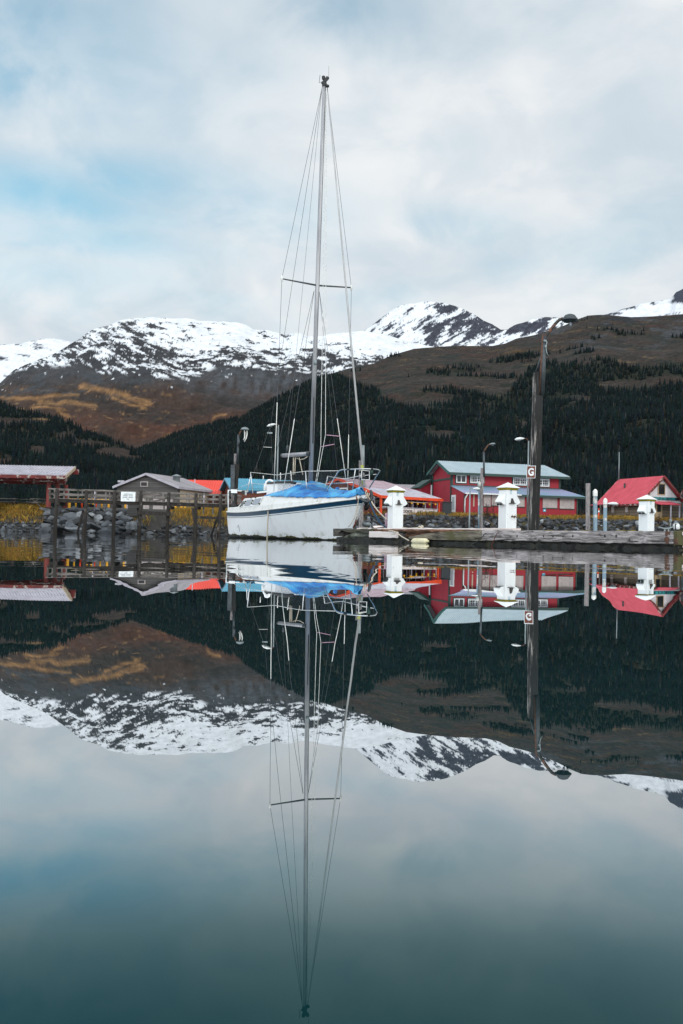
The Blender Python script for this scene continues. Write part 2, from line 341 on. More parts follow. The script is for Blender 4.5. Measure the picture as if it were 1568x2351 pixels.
def plank_mat(name, light, dark, along, rough=.85, moss=None, lo=.38, hi=.6):
    light, dark = K(light), K(dark)
    # weathered sawn timber with long grain and knots
    m, nt, b = new_mat(name); N, L = nt.nodes, nt.links; b.inputs['Roughness'].default_value = rough
    tc = N.new('ShaderNodeTexCoord'); mp = N.new('ShaderNodeMapping'); mp.inputs['Scale'].default_value = along; L.new(tc.outputs['Object'], mp.inputs[0])
    kn = N.new('ShaderNodeTexNoise'); kn.inputs['Scale'].default_value = 1.1; kn.inputs['Detail'].default_value = 2; L.new(tc.outputs['Object'], kn.inputs['Vector'])
    ad = N.new('ShaderNodeVectorMath'); ad.operation = 'MULTIPLY_ADD'; L.new(kn.outputs['Color'], ad.inputs[0]); ad.inputs[1].default_value = (.9, .9, .9); L.new(mp.outputs[0], ad.inputs[2])
    n1 = N.new('ShaderNodeTexNoise'); n1.inputs['Scale'].default_value = 3.0; n1.inputs['Detail'].default_value = 8; n1.inputs['Roughness'].default_value = .68; n1.inputs['Distortion'].default_value = .8; L.new(ad.outputs[0], n1.inputs['Vector'])
    r = N.new('ShaderNodeValToRGB'); e = r.color_ramp.elements; e[0].position = lo; e[0].color = (*dark, 1); e[1].position = hi; e[1].color = (*light, 1); L.new(n1.outputs[0], r.inputs[0])
    col = r.outputs[0]
    if moss:
        n3 = N.new('ShaderNodeTexNoise'); n3.inputs['Scale'].default_value = 1.7; n3.inputs['Detail'].default_value = 6; L.new(tc.outputs['Object'], n3.inputs['Vector'])
        r3 = N.new('ShaderNodeValToRGB'); r3.color_ramp.elements[0].position = .5; r3.color_ramp.elements[1].position = .64; L.new(n3.outputs[0], r3.inputs[0])
        mx = N.new('ShaderNodeMixRGB'); L.new(r3.outputs[0], mx.inputs[0]); L.new(col, mx.inputs[1]); mx.inputs[2].default_value = (*moss, 1); col = mx.outputs[0]
    L.new(col, b.inputs['Base Color'])
    bp = N.new('ShaderNodeBump'); bp.inputs['Distance'].default_value = .015; bp.inputs['Strength'].default_value = .7; L.new(n1.outputs[0], bp.inputs['Height']); L.new(bp.outputs[0], b.inputs['Normal'])
    return m
M['log_grey'] = plank_mat('silvered_pole', (.36, .33, .33), (.06, .055, .055), (7, 7, .5), lo=.35, hi=.6)
M['dock_face'] = plank_mat('bleached_dock_timber', (.52, .48, .48), (.03, .028, .026), (.7, 9, 9), moss=None)
M['dock_mossy'] = plank_mat('mossy_dock_timber', (.3, .27, .22), (.035, .03, .02), (.7, 8, 8), moss=(.07, .065, .025))
M['dock_white'] = plank_mat('white_dock_board', (.72, .66, .64), (.15, .13, .12), (.8, 10, 10), lo=.3, hi=.45)
M['dock_brown'] = plank_mat('brown_dock_board', (.3, .17, .11), (.06, .03, .02), (.8, 8, 8))

# ------------------------------------------------------------------ numpy noise
_perm = np.random.default_rng(5).permutation(256)
def gnoise(x, y, seed=0):
    xi, yi = np.floor(x).astype(int), np.floor(y).astype(int); xf, yf = x - xi, y - yi
    u, v = xf * xf * xf * (xf * (xf * 6 - 15) + 10), yf * yf * yf * (yf * (yf * 6 - 15) + 10)
    def g(ix, iy, dx, dy):
        h = _perm[(_perm[(ix + seed * 17) & 255] + iy + seed * 31) & 255] * (2 * math.pi / 256); return np.cos(h) * dx + np.sin(h) * dy
    a, b = g(xi, yi, xf, yf), g(xi + 1, yi, xf - 1, yf); c, d = g(xi, yi + 1, xf, yf - 1), g(xi + 1, yi + 1, xf - 1, yf - 1)
    return ((a + (b - a) * u) * (1 - v) + (c + (d - c) * u) * v) * 1.4
def fbm(x, y, o=5, seed=0, gain=.5, ridged=False):
    s = 0; a = 1; t = 0
    for k in range(o):
        n = gnoise(x * 2 ** k, y * 2 ** k, seed + k)
        if ridged: n = 1 - 2 * np.abs(n)
        s = s + a * n; t += a; a *= gain
    return s / t
def sstep(x, a, b):
    t = np.clip((x - a) / (b - a), 0, 1); return t * t * (3 - 2 * t)
def project(X, Y, Z):
    dx, dy, dz = X - CAM.x, Y - CAM.y, Z - CAM.z
    f = dx * FW.x + dy * FW.y + dz * FW.z; r = dx * RT.x + dy * RT.y + dz * RT.z; u = dx * UP.x + dy * UP.y + dz * UP.z
    return 784 + F * r / f, 1175.5 - F * u / f
def mesh_np(name, V, Fq, m, attrs=None, smooth=True):
    me = bpy.data.meshes.new(name); n, k = Fq.shape
    me.vertices.add(len(V)); me.vertices.foreach_set('co', np.ascontiguousarray(V, dtype=np.float32).ravel())
    me.loops.add(n * k); me.loops.foreach_set('vertex_index', np.ascontiguousarray(Fq, dtype=np.int32).ravel())
    me.polygons.add(n); me.polygons.foreach_set('loop_start', np.arange(0, n * k, k, dtype=np.int32)); me.polygons.foreach_set('use_smooth', np.full(n, smooth))
    for an, arr in (attrs or {}).items():
        a = me.attributes.new(an, 'FLOAT_COLOR', 'POINT'); a.data.foreach_set('color', np.ascontiguousarray(np.concatenate([arr, np.ones((len(arr), 1))], 1), dtype=np.float32).ravel())
    me.update(calc_edges=True); me.materials.append(m); o = bpy.data.objects.new(name, me); C.objects.link(o); return o
def gridfaces(nr, nc):
    i = np.arange(nr - 1)[:, None] * nc + np.arange(nc - 1)[None, :]; return np.stack([i, i + 1, i + nc + 1, i + nc], -1).reshape(-1, 4)

# ------------------------------------------------------------------ hills and mountains
M['hill'] = attr_mat('hill_cover', 'cover', .95, .12, .6, 2.5, .12)
M['mountain'] = attr_mat('mountain_cover', 'cover', .9, .03, .16, 9.0, .03)
SNOW, ROCK, RUST, GOLD = np.array((.57, .59, .62)), np.array((.028, .029, .033)), np.array((.036, .0225, .0175)), np.array((.30, .175, .075))
CLIFF, HEATH, DGREEN = np.array((.042, .046, .052)), np.array((.080, .060, .050)), np.array((.02, .028, .018))
def mixc(c, c2, k): return c * (1 - k[..., None]) + c2 * k[..., None]
def pl_band(px, py, pts, wd):            # closeness to a polyline y(x)
    xs, ys = [p[0] for p in pts], [p[1] for p in pts]
    yy = np.interp(px, xs, ys); edge = np.clip(np.minimum(px - xs[0], xs[-1] - px) / 12.0, 0, 1)
    return np.exp(-((py - yy) / wd) ** 2) * edge
def layer(name, ridge, D0, Dr, ncol, nrow, px0, px1, amp, sc_, cover, seed, pw=1.2, m='mountain', back=10, ridged=False, el0=0.0, rn=.3):
    ae = []
    for (x, y) in ridge:
        d = ray(x, y); ae.append((math.atan2(d.x, d.y), math.atan2(d.z, math.hypot(d.x, d.y))))
    ae.sort(); az = np.arctan((np.linspace(px0, px1, ncol) - 784) / F); E = np.interp(az, [a for a, _ in ae], [e for _, e in ae])
    v = np.concatenate([np.linspace(el0, 1, nrow), 1 + np.linspace(.03, .5, back)])[:, None]
    vv = np.minimum(v, 1); D = D0 + (Dr - D0) * vv ** pw + (v > 1) * (v - 1) * (Dr - D0)
    D = D * np.ones((1, ncol)); X, Y = D * np.sin(az)[None], D * np.cos(az)[None]
    Z = D * np.tan(vv * E[None]) - (v > 1) * (v - 1) * (Dr - D0) * .55
    wgt = np.clip(vv * 5, 0, 1) * (rn + (1 - rn) * (1 - vv ** 3))
    n = fbm(X / sc_, Y / sc_, 6, seed, .52) + (.8 * fbm(X / (sc_ * 1.3), Y / (sc_ * 1.3), 5, seed + 9, .5, True) if ridged else 0)
    Z = Z + amp * n * wgt
    gz_r = np.gradient(Z, axis=0) / np.maximum(1, np.abs(np.gradient(D, axis=0))); 
    gz_c = np.gradient(Z, axis=1) / np.maximum(.5, np.gradient(az)[None] * D)
    px, py = project(X, Y, Z)
    col = cover(px, py, X, Y, Z, gz_r, gz_c, vv)
    o = mesh_np(name, np.stack([X, Y, Z], -1).reshape(-1, 3), gridfaces(*X.shape), M[m], {'cover': col.reshape(-1, 3)})
    kind(o, 'structure'); return dict(o=o, az=az, v=v[:nrow, 0], X=X, Y=Y, Z=Z, E=E, D0=D0, Dr=Dr, pw=pw, nrow=nrow, px=px, py=py)
SNOWLINE = ((-200, 880), (0, 874), (38, 852), (102, 842), (187, 838), (217, 852), (281, 858), (351, 866), (459, 866), (500, 842), (600, 850), (710, 862), (790, 880), (900, 900), (1700, 980))
def cover_main(px, py, X, Y, Z, gr, gc, v):
    yl = np.interp(px, *zip(*SNOWLINE)) + 13 * fbm(X / 260, Z / 90, 4, 40)
    tilt = np.clip((330 - px) / 300, -.3, 1)
    sx, sz = X + 0 * Z, Z + tilt * X * .32
    n = .72 * fbm(sx / 75, sz / 22, 7, 21, .68) + .55 * fbm(X / 60 + Z / 70, Z / 48, 6, 24, .66) + .2 * fbm(X / 20, Z / 16, 4, 27, .6, True) - .06; n2 = fbm(sx / 320, sz / 110, 3, 33)
    dep = np.clip((yl - py) / 110, 0, 1.3)                   # 0 at the snow line, 1 high up
    thr = -.06 + .26 * dep + .30 * n2 + .12 * np.clip((px - 380) / 250, -1, 1) * (py < 800)
    rock = sstep(n, thr - .05, thr + .05)
    rock = np.maximum(rock, sstep(n, .0, .1) * pl_band(px, py, ((90, 818), (150, 800), (230, 760), (300, 742), (330, 736)), 16) * .9)
    cl = np.exp(-((px - 575) / 170) ** 2) * sstep(py, 812, 826)
    base = mixc(np.broadcast_to(RUST, px.shape + (3,)), RUST * np.array((.55, .72, .85)), sstep(fbm(X / 170, Z / 60, 5, 50), -.15, .3))
    base = mixc(base, RUST * np.array((1.6, 1.0, .8)), sstep(fbm(X / 230, Z / 90, 4, 58), .08, .4) * sstep(py, 930, 990))
    base = mixc(base, CLIFF * .8, sstep(fbm(X / 120, Z / 60, 5, 61), .1, .22) * sstep(-py, -930, -880))
    base = mixc(base, CLIFF * .85, sstep(-py, -912, -850) * (.55 + .35 * sstep(fbm(X / 90, Z / 50, 5, 66), -.2, .2)))
    base = mixc(base, np.array((.050, .021, .0135)), sstep(py, 925, 975) * sstep(fbm(X / 150, Z / 55, 5, 67), -.25, .25) * .7)
    base = mixc(base, CLIFF * 1.35, np.exp(-((px - 590) / 150) ** 2 - ((py - 878) / 34) ** 2) * sstep(fbm(X / 34, Z / 130, 5, 71), -.35, .25))
    g = 0
    for pts, wd in ((((-30, 913), (6, 912), (79, 912), (123, 906), (190, 904)), 4.5), (((172, 886), (205, 884), (234, 892), (278, 903), (307, 915), (355, 926)), 6),
                    (((80, 919), (129, 926), (152, 920), (190, 925), (232, 932)), 4.5), (((122, 935), (146, 949), (170, 958)), 4.5), (((330, 1028), (357, 1021), (378, 1005), (398, 988)), 6),
                    (((60, 935), (110, 932), (160, 940)), 3), (((245, 905), (300, 927), (345, 934)), 3.5), (((480, 960), (505, 950), (530, 948)), 3)):
        g = np.maximum(g, pl_band(px, py - 2.5, pts, wd * 1.5))
    g = sstep(g * 1.1 + 1.0 * fbm(X / 70, Z / 16, 6, 80, .66) - .10, .15, 1.05) * (.55 + .45 * sstep(fbm(X / 40, Z / 12, 4, 83), -.3, .3))
    base = mixc(base, GOLD * .8, sstep(fbm(X / 48, Z / 11, 6, 181, .62), .16, .4) * sstep(py, 872, 900) * sstep(-py, -1030, -960) * sstep(-px, -520, -300) * .55)
    base = mixc(base, GOLD * np.array((.85, .78, .7)), g * .62) * (1 + .55 * fbm(X / 16, Z / 7, 4, 85) + .35 * fbm(X / 60, Z / 25, 4, 88))[..., None].clip(.3, 2)
    sn = sstep(yl - py, -6, 6)
    snow = sn * (1 - rock)
    fl = sstep(fbm(X / 40, Z / 18, 5, 91, .6), .34, .40) * sstep(py - yl, -2, 6) * sstep(-(py - yl), -42, -8)   # stray patches under the line
    snow = np.maximum(snow, fl)
    base = mixc(base, ROCK[None, None] * (1 + .8 * fbm(X / 22, Z / 9, 4, 87))[..., None], sn * rock)
    return mixc(base, np.broadcast_to(SNOW, base.shape) * (1 + .10 * fbm(X / 120, Z / 50, 5, 95))[..., None], snow)
def cover_peak(px, py, X, Y, Z, gr, gc, v):
    u = X * .75 + Z * .55; t = -X * .55 + Z * .8
    n = fbm(u / 150, t / 34, 7, 121, .72) * 1.15 + .22 * fbm(X / 26, Z / 26, 4, 127, .6, True) - .08; n2 = fbm(X / 420, Z / 250, 3, 133)
    thr = .15 + .2 * n2
    for (cx, cy, sx, sy, a) in ((1105, 752, 48, 34, .42), (1020, 707, 26, 9, .5), (995, 775, 18, 34, .38), (862, 735, 26, 9, .3), (835, 790, 60, 14, .45), (1215, 752, 40, 14, .45), (1060, 735, 30, 25, .35), (1190, 748, 25, 12, .4)):
        thr = thr - a * np.exp(-((px - cx) / sx) ** 2 - ((py - cy) / sy) ** 2)
    thr = thr + .10 * np.exp(-((px - 930) / 50) ** 2 - ((py - 750) / 40) ** 2)
    rock = sstep(n, thr - .06, thr + .08)
    return mixc(SNOW * (1 + .10 * fbm(X / 90, Z / 60, 5, 141))[..., None], ROCK * np.array((1.3, 1.35, 1.6)) * (1 + .9 * fbm(X / 25, Z / 18, 4, 143))[..., None].clip(.3, 2), rock)
def cover_far(px, py, X, Y, Z, gr, gc, v):
    n = fbm(X / 260 + Z / 200, Z / 70, 5, 221, .58); n2 = fbm(X / 500, Z / 300, 3, 233)
    thr = .13 + .3 * n2 - .7 * np.exp(-((px - 1562) / 24) ** 2 - ((py - 680) / 16) ** 2)
    return mixc(np.broadcast_to(SNOW * .97, px.shape + (3,)), ROCK * np.array((1.3, 1.4, 1.7)), sstep(n, thr - .05, thr + .05))
layer('far_snow_mountains', ((-300, 790), (-120, 812), (0, 797), (40, 791), (90, 783), (130, 782), (160, 784), (220, 800), (500, 840), (1000, 815), (1200, 770), (1290, 741), (1330, 737), (1395, 724), (1430, 712), (1480, 701), (1515, 694), (1540, 692), (1552, 676), (1568, 668), (1600, 650), (1700, 640), (1900, 700)),
      5200, 6800, 900, 130, -250, 1850, 70, 500, cover_far, 3, ridged=True, el0=.3)
layer('snow_peak', ((500, 850), (650, 830), (760, 795), (810, 775), (840, 757), (858, 743), (880, 727), (900, 714), (920, 705), (940, 702), (955, 701), (975, 696), (1000, 699), (1022, 699), (1045, 705), (1066, 713), (1090, 725), (1110, 738), (1130, 745), (1150, 758), (1165, 757), (1180, 749), (1200, 744), (1225, 734), (1250, 731), (1280, 730), (1310, 738), (1360, 745), (1420, 760), (1600, 820)),
      4400, 5400, 900, 190, 480, 1500, 100, 360, cover_peak, 13, ridged=True, el0=.25, rn=.16)
layer('snowy_mountain', ((-400, 960), (-200, 930), (-60, 900), (0, 880), (18, 862), (32, 849), (75, 830), (105, 818), (130, 805), (160, 790), (182, 779), (205, 766), (226, 756), (250, 748), (272, 738), (300, 732), (330, 730), (360, 727), (395, 728), (430, 731), (455, 736), (480, 738), (510, 741), (540, 744), (565, 750), (580, 758), (612, 761), (640, 769), (655, 774), (672, 769), (690, 769), (705, 776), (740, 776), (765, 772), (800, 768), (830, 763), (862, 765), (900, 775), (950, 790), (1000, 800), (1200, 830), (1700, 900)),
      2300, 4200, 1150, 300, -250, 1250, 95, 330, cover_main, 23, ridged=True, pw=1.1, rn=.16)

FOREST_B = ((-300, 700), (340, 990), (600, 915), (700, 875), (770, 862), (830, 876), (870, 903), (910, 925), (960, 938), (1050, 948), (1120, 938), (1170, 895), (1215, 845), (1260, 832), (1330, 828), (1400, 832), (1480, 846), (1568, 838), (1800, 830))
def forest_right(px, py, X, Y, Z):
    yb = np.interp(px, *zip(*FOREST_B)) + 15 * fbm(X / 170, Z / 40, 4, 300)
    f = sstep(py - yb, -6, 8)
    for (cx, cy, sx, sy) in ((1440, 884, 95, 13), (1530, 872, 60, 12), (1310, 915, 60, 10), (1010, 1000, 50, 12), (1180, 975, 45, 10)):   # clearings
        f = f * (1 - .93 * sstep(np.exp(-((px - cx) / sx) ** 2 - ((py - cy) / sy) ** 2) + .35 * fbm(X / 90, Z / 25, 4, 320), .38, .6))
    cl = sstep(fbm(X / 170, Z / 42, 5, 310, .6), .13, .24) * sstep(py - yb, -150, -60)                                      # clumps above the edge
    return np.maximum(f, cl * .97)
def cover_right(px, py, X, Y, Z, gr, gc, v):
    n = fbm(X / 120, Z / 32, 6, 331, .6)
    c = mixc(np.broadcast_to(HEATH, px.shape + (3,)), HEATH * np.array((1.25, .9, .8)), sstep(n, -.1, .35))
    c = mixc(c, HEATH * np.array((.62, .85, .8)), sstep(fbm(X / 70, Z / 20, 5, 341), 0, .3))
    c = mixc(c, GOLD * np.array((.5, .5, .5)), sstep(fbm(X / 160, Z / 28, 5, 351, .6), .24, .4) * sstep(-py, -900, -800))
    c = mixc(c, CLIFF * .95, sstep(fbm(X / 110, Z / 45, 6, 361, .6), .14, .24) * sstep(-py, -830, -760) * sstep(px, 1150, 1350))
    c = mixc(c, DGREEN * np.array((1.2, 1.2, 1.1)), sstep(fbm(X / 55, Z / 11, 5, 371, .6), .12, .26) * sstep(py, 770, 850) * .9)
    c = c * np.array((.29, .31, .32))
    c = mixc(c, CLIFF * .8, sstep(fbm(X / 95, Z / 34, 6, 363, .62), .06, .22) * sstep(-py, -835, -765) * sstep(px, 1000, 1300) * .8)
    c = mixc(c, GOLD * np.array((.25, .30, .38)), sstep(fbm(X / 60, Z / 9, 6, 365, .62), .2, .38) * sstep(-py, -930, -880) * .8)
    c = c * (1 + .7 * fbm(X / 11, Z / 4, 4, 375) + .4 * fbm(X / 45, Z / 14, 4, 377))[..., None].clip(.25, 2.2)
    return mixc(c, DGREEN * .5, forest_right(px, py, X, Y, Z) * .85)
LR = layer('forested_hill', ((-400, 1190), (-100, 1150), (100, 1110), (250, 1062), (340, 1024), (370, 1012), (420, 993), (500, 971), (560, 956), (600, 933), (650, 907), (700, 882), (740, 865), (800, 847), (860, 836), (900, 817), (950, 802), (1000, 798), (1060, 796), (1130, 796), (1160, 790), (1185, 779), (1230, 770), (1262, 760), (1290, 752), (1330, 734), (1350, 727), (1380, 725), (1410, 726), (1450, 729), (1500, 727), (1568, 722), (1700, 700), (1900, 690)),
           740, 2400, 1000, 260, -250, 1850, 34, 300, cover_right, 43, ridged=True, pw=1.25, m='hill', rn=.1)
def forest_left(px, py, X, Y, Z):
    f = np.ones_like(px)
    for (cx, cy, sx, sy) in ((20, 968, 75, 9), (95, 966, 28, 7), (85, 1035, 24, 13), (150, 1000, 30, 9), (205, 1020, 50, 10), (255, 1040, 50, 14), (290, 1052, 40, 9), (15, 1060, 40, 12)):
        f = f * (1 - .95 * sstep(np.exp(-((px - cx) / sx) ** 2 - ((py - cy) / sy) ** 2) + .35 * fbm(X / 60, Z / 18, 4, 420), .4, .62))
    return f
def cover_left(px, py, X, Y, Z, gr, gc, v):
    c = mixc(np.broadcast_to(RUST * 1.15, px.shape + (3,)), GOLD * .6, sstep(fbm(X / 60, Z / 20, 5, 431), .05, .3))
    c = c * .6 * (1 + .5 * fbm(X / 12, Z / 5, 4, 435))[..., None]
    return mixc(c, DGREEN * .5, forest_left(px, py, X, Y, Z) * .85)
LL = layer('forested_foothill', ((-500, 850), (-200, 880), (-60, 905), (0, 922), (40, 942), (100, 952), (150, 968), (200, 992), (260, 1013), (310, 1034), (345, 1046), (420, 1075), (560, 1130), (700, 1180), (800, 1215)),
           700, 1750, 420, 150, -250, 780, 18, 190, cover_left, 53, pw=1.2, m='hill')

# forests: each one mass of conifers standing on its hill
def tree_mat():
    m, nt, b = new_mat('conifer'); N, L = nt.nodes, nt.links; b.inputs['Roughness'].default_value = .9; b.inputs['Specular IOR Level'].default_value = .15
    at = N.new('ShaderNodeAttribute'); at.attribute_name = 'tint'; L.new(at.outputs['Color'], b.inputs['Base Color']); return m
M['conifer'] = tree_mat()
def conifer_protos():
    P = []; rg = np.random.default_rng(3)
    for k in range(6):
        vs, fs = [], []; tiers = 6; ns = 6
        for t in range(tiers):
            zt = .08 + .92 * (t + 1.55) / (tiers + .55); zt = min(zt, 1.0); zb = .08 + .92 * t / (tiers + .55); r = .19 * (1 - t / tiers) ** .85 + .012
            o = len(vs); vs.append((rg.normal(0, .006), rg.normal(0, .006), zt)); ph = rg.uniform(0, 6.28)
            for s in range(ns):
                a = ph + 2 * math.pi * s / ns; rr = r * rg.uniform(.6, 1.25); vs.append((rr * math.cos(a), rr * math.sin(a), zb - rg.uniform(0, .05)))
            for s in range(ns): fs.append((o, o + 1 + s, o + 1 + (s + 1) % ns))
        P.append((np.array(vs), np.array(fs)))
    return P
PROTO = conifer_protos()
def forest(name, L_, maskf, n, hmin, hmax, pxlim, dead=.07):
    az = RNG.uniform(L_['az'][0], L_['az'][-1], n); D0, Dr = L_['D0'], L_['Dr']
    D = np.sqrt(RNG.uniform(D0 ** 2, Dr ** 2, n)); v = ((D - D0) / (Dr - D0)) ** (1 / L_['pw'])
    ci = np.interp(az, L_['az'], np.arange(len(L_['az']))); ri = np.interp(v, L_['v'], np.arange(L_['nrow']))
    c0, r0 = np.clip(ci.astype(int), 0, len(L_['az']) - 2), np.clip(ri.astype(int), 0, L_['nrow'] - 2); fc, fr = ci - c0, ri - r0
    def bil(A): return (A[r0, c0] * (1 - fc) + A[r0, c0 + 1] * fc) * (1 - fr) + (A[r0 + 1, c0] * (1 - fc) + A[r0 + 1, c0 + 1] * fc) * fr
    X, Y, Z = bil(L_['X']), bil(L_['Y']), bil(L_['Z']); px, py = project(X, Y, Z)
    keep = (maskf(px, py, X, Y, Z) > RNG.uniform(.25, 1, n)) & (px > pxlim[0]) & (px < pxlim[1]); X, Y, Z, v = X[keep], Y[keep], Z[keep], v[keep]; n = len(X)
    H = RNG.uniform(hmin, hmax, n) * np.clip(1.15 - .45 * v, .5, 1.1) * (1 + .25 * fbm(X / 60, Y / 60, 3, 501)); wd = RNG.uniform(.8, 1.25, n); rot = RNG.uniform(0, 6.28, n)
    pale = RNG.random(n) < dead; tone = RNG.uniform(.6, 1.35, n) * (1 + .5 * fbm(X / 110, Y / 110, 3, 511))
    base = np.array((.0038, .0098, .0104))[None] * tone[:, None] * np.exp(RNG.normal(0, .22, (n, 3)) * np.array((1, .6, .8)))
    base[pale] = np.array((.036, .041, .04)) * RNG.uniform(.5, 1.0, (pale.sum(), 1)); wd[pale] *= .6
    base[(RNG.random(n) < .035) & ~pale] = np.array((.018, .016, .011))
    base = base.clip(.001, 1)
    Vs, Fs, Cs = [], [], []; off = 0; which = RNG.integers(0, len(PROTO), n)
    for k, (pv, pf) in enumerate(PROTO):
        idx = np.nonzero(which == k)[0]; mcount = len(idx); cs, sn = np.cos(rot[idx])[:, None], np.sin(rot[idx])[:, None]
        x, y, z = pv[None, :, 0], pv[None, :, 1], pv[None, :, 2]; s = (H[idx] * wd[idx])[:, None]
        V = np.stack([X[idx][:, None] + s * (x * cs - y * sn), Y[idx][:, None] + s * (x * sn + y * cs), Z[idx][:, None] - .8 + H[idx][:, None] * z], -1)
        Vs.append(V.reshape(-1, 3)); Fs.append((pf[None] + (np.arange(mcount) * len(pv))[:, None, None]).reshape(-1, 3) + off); off += mcount * len(pv)
        Cs.append(np.repeat(base[idx][:, None, :], len(pv), 1).reshape(-1, 3))
    o = mesh_np(name, np.concatenate(Vs), np.concatenate(Fs), M['conifer'], {'tint': np.concatenate(Cs)}, smooth=False)
    kind(o, 'stuff'); return o
o = forest('conifer_forest', LR, forest_right, 64000, 9, 17, (-120, 1720)); o['label'] = 'dark conifer forest covering the lower right hillside'; o['category'] = 'forest'
o = forest('foothill_forest', LL, forest_left, 14000, 10, 17, (-120, 620), .03); o['label'] = 'dark conifer forest on the low foothill'; o['category'] = 'forest'

# ------------------------------------------------------------------ water
def water_mat():
    m, nt, b = new_mat('harbour_water'); N, L = nt.nodes, nt.links
    g = N.new('ShaderNodeNewGeometry')
    def slope(scale, k, st, detail):
        mp = N.new('ShaderNodeMapping'); mp.inputs['Scale'].default_value = st; L.new(g.outputs['Position'], mp.inputs[0])
        n = N.new('ShaderNodeTexNoise'); n.inputs['Scale'].default_value = scale; n.inputs['Detail'].default_value = detail; L.new(mp.outputs[0], n.inputs['Vector'])
        a = N.new('ShaderNodeVectorMath'); a.operation = 'SUBTRACT'; L.new(n.outputs['Color'], a.inputs[0]); a.inputs[1].default_value = (.5, .5, .5)
        s = N.new('ShaderNodeVectorMath'); s.operation = 'MULTIPLY'; L.new(a.outputs[0], s.inputs[0]); s.inputs[1].default_value = (k, k, 0); return s.outputs[0]
    def add(a, c):
        v = N.new('ShaderNodeVectorMath'); v.operation = 'ADD'; L.new(a, v.inputs[0])
        if isinstance(c, tuple): v.inputs[1].default_value = c
        else: L.new(c, v.inputs[1])
        return v.outputs[0]
    far = slope(5.5, .014, (1, 1, 1), 2); mid = slope(1.6, .009, (1, 1, 1), 2)
    # cat's-paws: the fine ripple lies on the harbour in patches, calm near the shore we stand on
    ln = N.new('ShaderNodeVectorMath'); ln.operation = 'LENGTH'; L.new(g.outputs['Position'], ln.inputs[0])
    mr = N.new('ShaderNodeMapRange'); mr.interpolation_type = 'SMOOTHSTEP'; mr.inputs[1].default_value = 1.2; mr.inputs[2].default_value = 5.0; mr.inputs[3].default_value = .26; mr.inputs[4].default_value = 1.0; L.new(ln.outputs['Value'], mr.inputs[0])
    fs = N.new('ShaderNodeVectorMath'); fs.operation = 'SCALE'; L.new(far, fs.inputs[0]); L.new(mr.outputs[0], fs.inputs['Scale'])
    tot = add(add(fs.outputs[0], mid), (0, 0, 1)); nm = N.new('ShaderNodeVectorMath'); nm.operation = 'NORMALIZE'; L.new(tot, nm.inputs[0])
    # dark teal water body under a mirror whose strength rises towards grazing view
    N.remove(b); df = N.new('ShaderNodeBsdfDiffuse'); df.inputs['Color'].default_value = (.0018, .021, .024, 1); gs = N.new('ShaderNodeBsdfGlossy'); gs.inputs['Roughness'].default_value = 0
    fr = N.new('ShaderNodeFresnel'); fr.inputs['IOR'].default_value = 1.333; L.new(nm.outputs[0], fr.inputs['Normal']); L.new(nm.outputs[0], gs.inputs['Normal'])
    fc = N.new('ShaderNodeFloatCurve'); cv = fc.mapping.curves[0]
    for x, y in ((.02, .005), (.07, .045), (.1, .10), (.155, .34), (.235, .56), (.45, .76), (.8, .94)): cv.points.new(x, y)
    fc.mapping.update(); L.new(fr.outputs[0], fc.inputs['Value'])
    tn = N.new('ShaderNodeMixRGB'); tn.inputs[1].default_value = (.52, .86, .9, 1); tn.inputs[2].default_value = (1, 1, 1, 1); tf = N.new('ShaderNodeMath'); tf.operation = 'MULTIPLY'; tf.use_clamp = True; tf.inputs[1].default_value = 1.9; L.new(fc.outputs[0], tf.inputs[0]); L.new(tf.outputs[0], tn.inputs[0]); L.new(tn.outputs[0], gs.inputs['Color'])
    ms = N.new('ShaderNodeMixShader'); L.new(fc.outputs[0], ms.inputs[0]); L.new(df.outputs[0], ms.inputs[1]); L.new(gs.outputs[0], ms.inputs[2])
    L.new(ms.outputs[0], N['Material Output'].inputs['Surface'])
    return m
M['water'] = water_mat()
o = MB().add([(-900, -60, 0), (900, -60, 0), (900, 420, 0), (-900, 420, 0)], [(0, 1, 2, 3)]).build('water', M['water']); kind(o, 'structure')

# ------------------------------------------------------------------ shore ground
def shore_y(X): return 89 + 19 * sstep(np.asarray(X, float), -12, 2) + 1.6 * np.sin(np.asarray(X) * .35) + .8 * np.sin(np.asarray(X) * 1.1)
def bank_top(X): return 2.3 + .55 * sstep(np.asarray(X, float), -12, 4)
def ground_z(X, Y):
    t = Y - shore_y(X); rise = sstep(t, -1.0, 5.0)
    return -1.0 + (bank_top(X) + 1.0) * np.where(t < -2, 0, rise) + .25 * sstep(t, 5, 12) + .06 * fbm(X / 1.3, Y / 1.3, 3, 601) + sstep(t, 300, 600) * 3
M['ground'] = attr_mat('bank_ground', 'cover', .95, 1.5, .45, .05, 3)
gx = np.linspace(-140, 190, 500); gy = np.concatenate([np.linspace(80, 125, 130), np.linspace(127, 900, 50)]); GX, GY = np.meshgrid(gx, gy); GZ = ground_z(GX, GY)
gt = GY - shore_y(GX)
gpx = 784 + F * GX / GY
gold = np.where((gpx > 104) & (gpx < 395), 0, np.where(gpx > 545, .35, 1.0))
gc = mixc(np.broadcast_to(np.array((.05, .048, .045)), GX.shape + (3,)), np.array((.15, .095, .03)), sstep(GZ + .35 * fbm(GX / 2, GY / 2, 4, 611), 1.3, 2.0) * gold)
gc = gc * .7; gc = mixc(gc, np.array((.04, .04, .012)), sstep(fbm(GX / 1.2, GY / 1.2, 4, 621), .1, .3) * sstep(GZ, 1.4, 1.9)); gc = mixc(gc, np.array((.13, .12, .11)), sstep(gt, 9, 12))
o = mesh_np('shore_ground', np.stack([GX, GY, GZ], -1).reshape(-1, 3), gridfaces(*GX.shape), M['ground'], {'cover': gc.reshape(-1, 3)}); kind(o, 'structure')

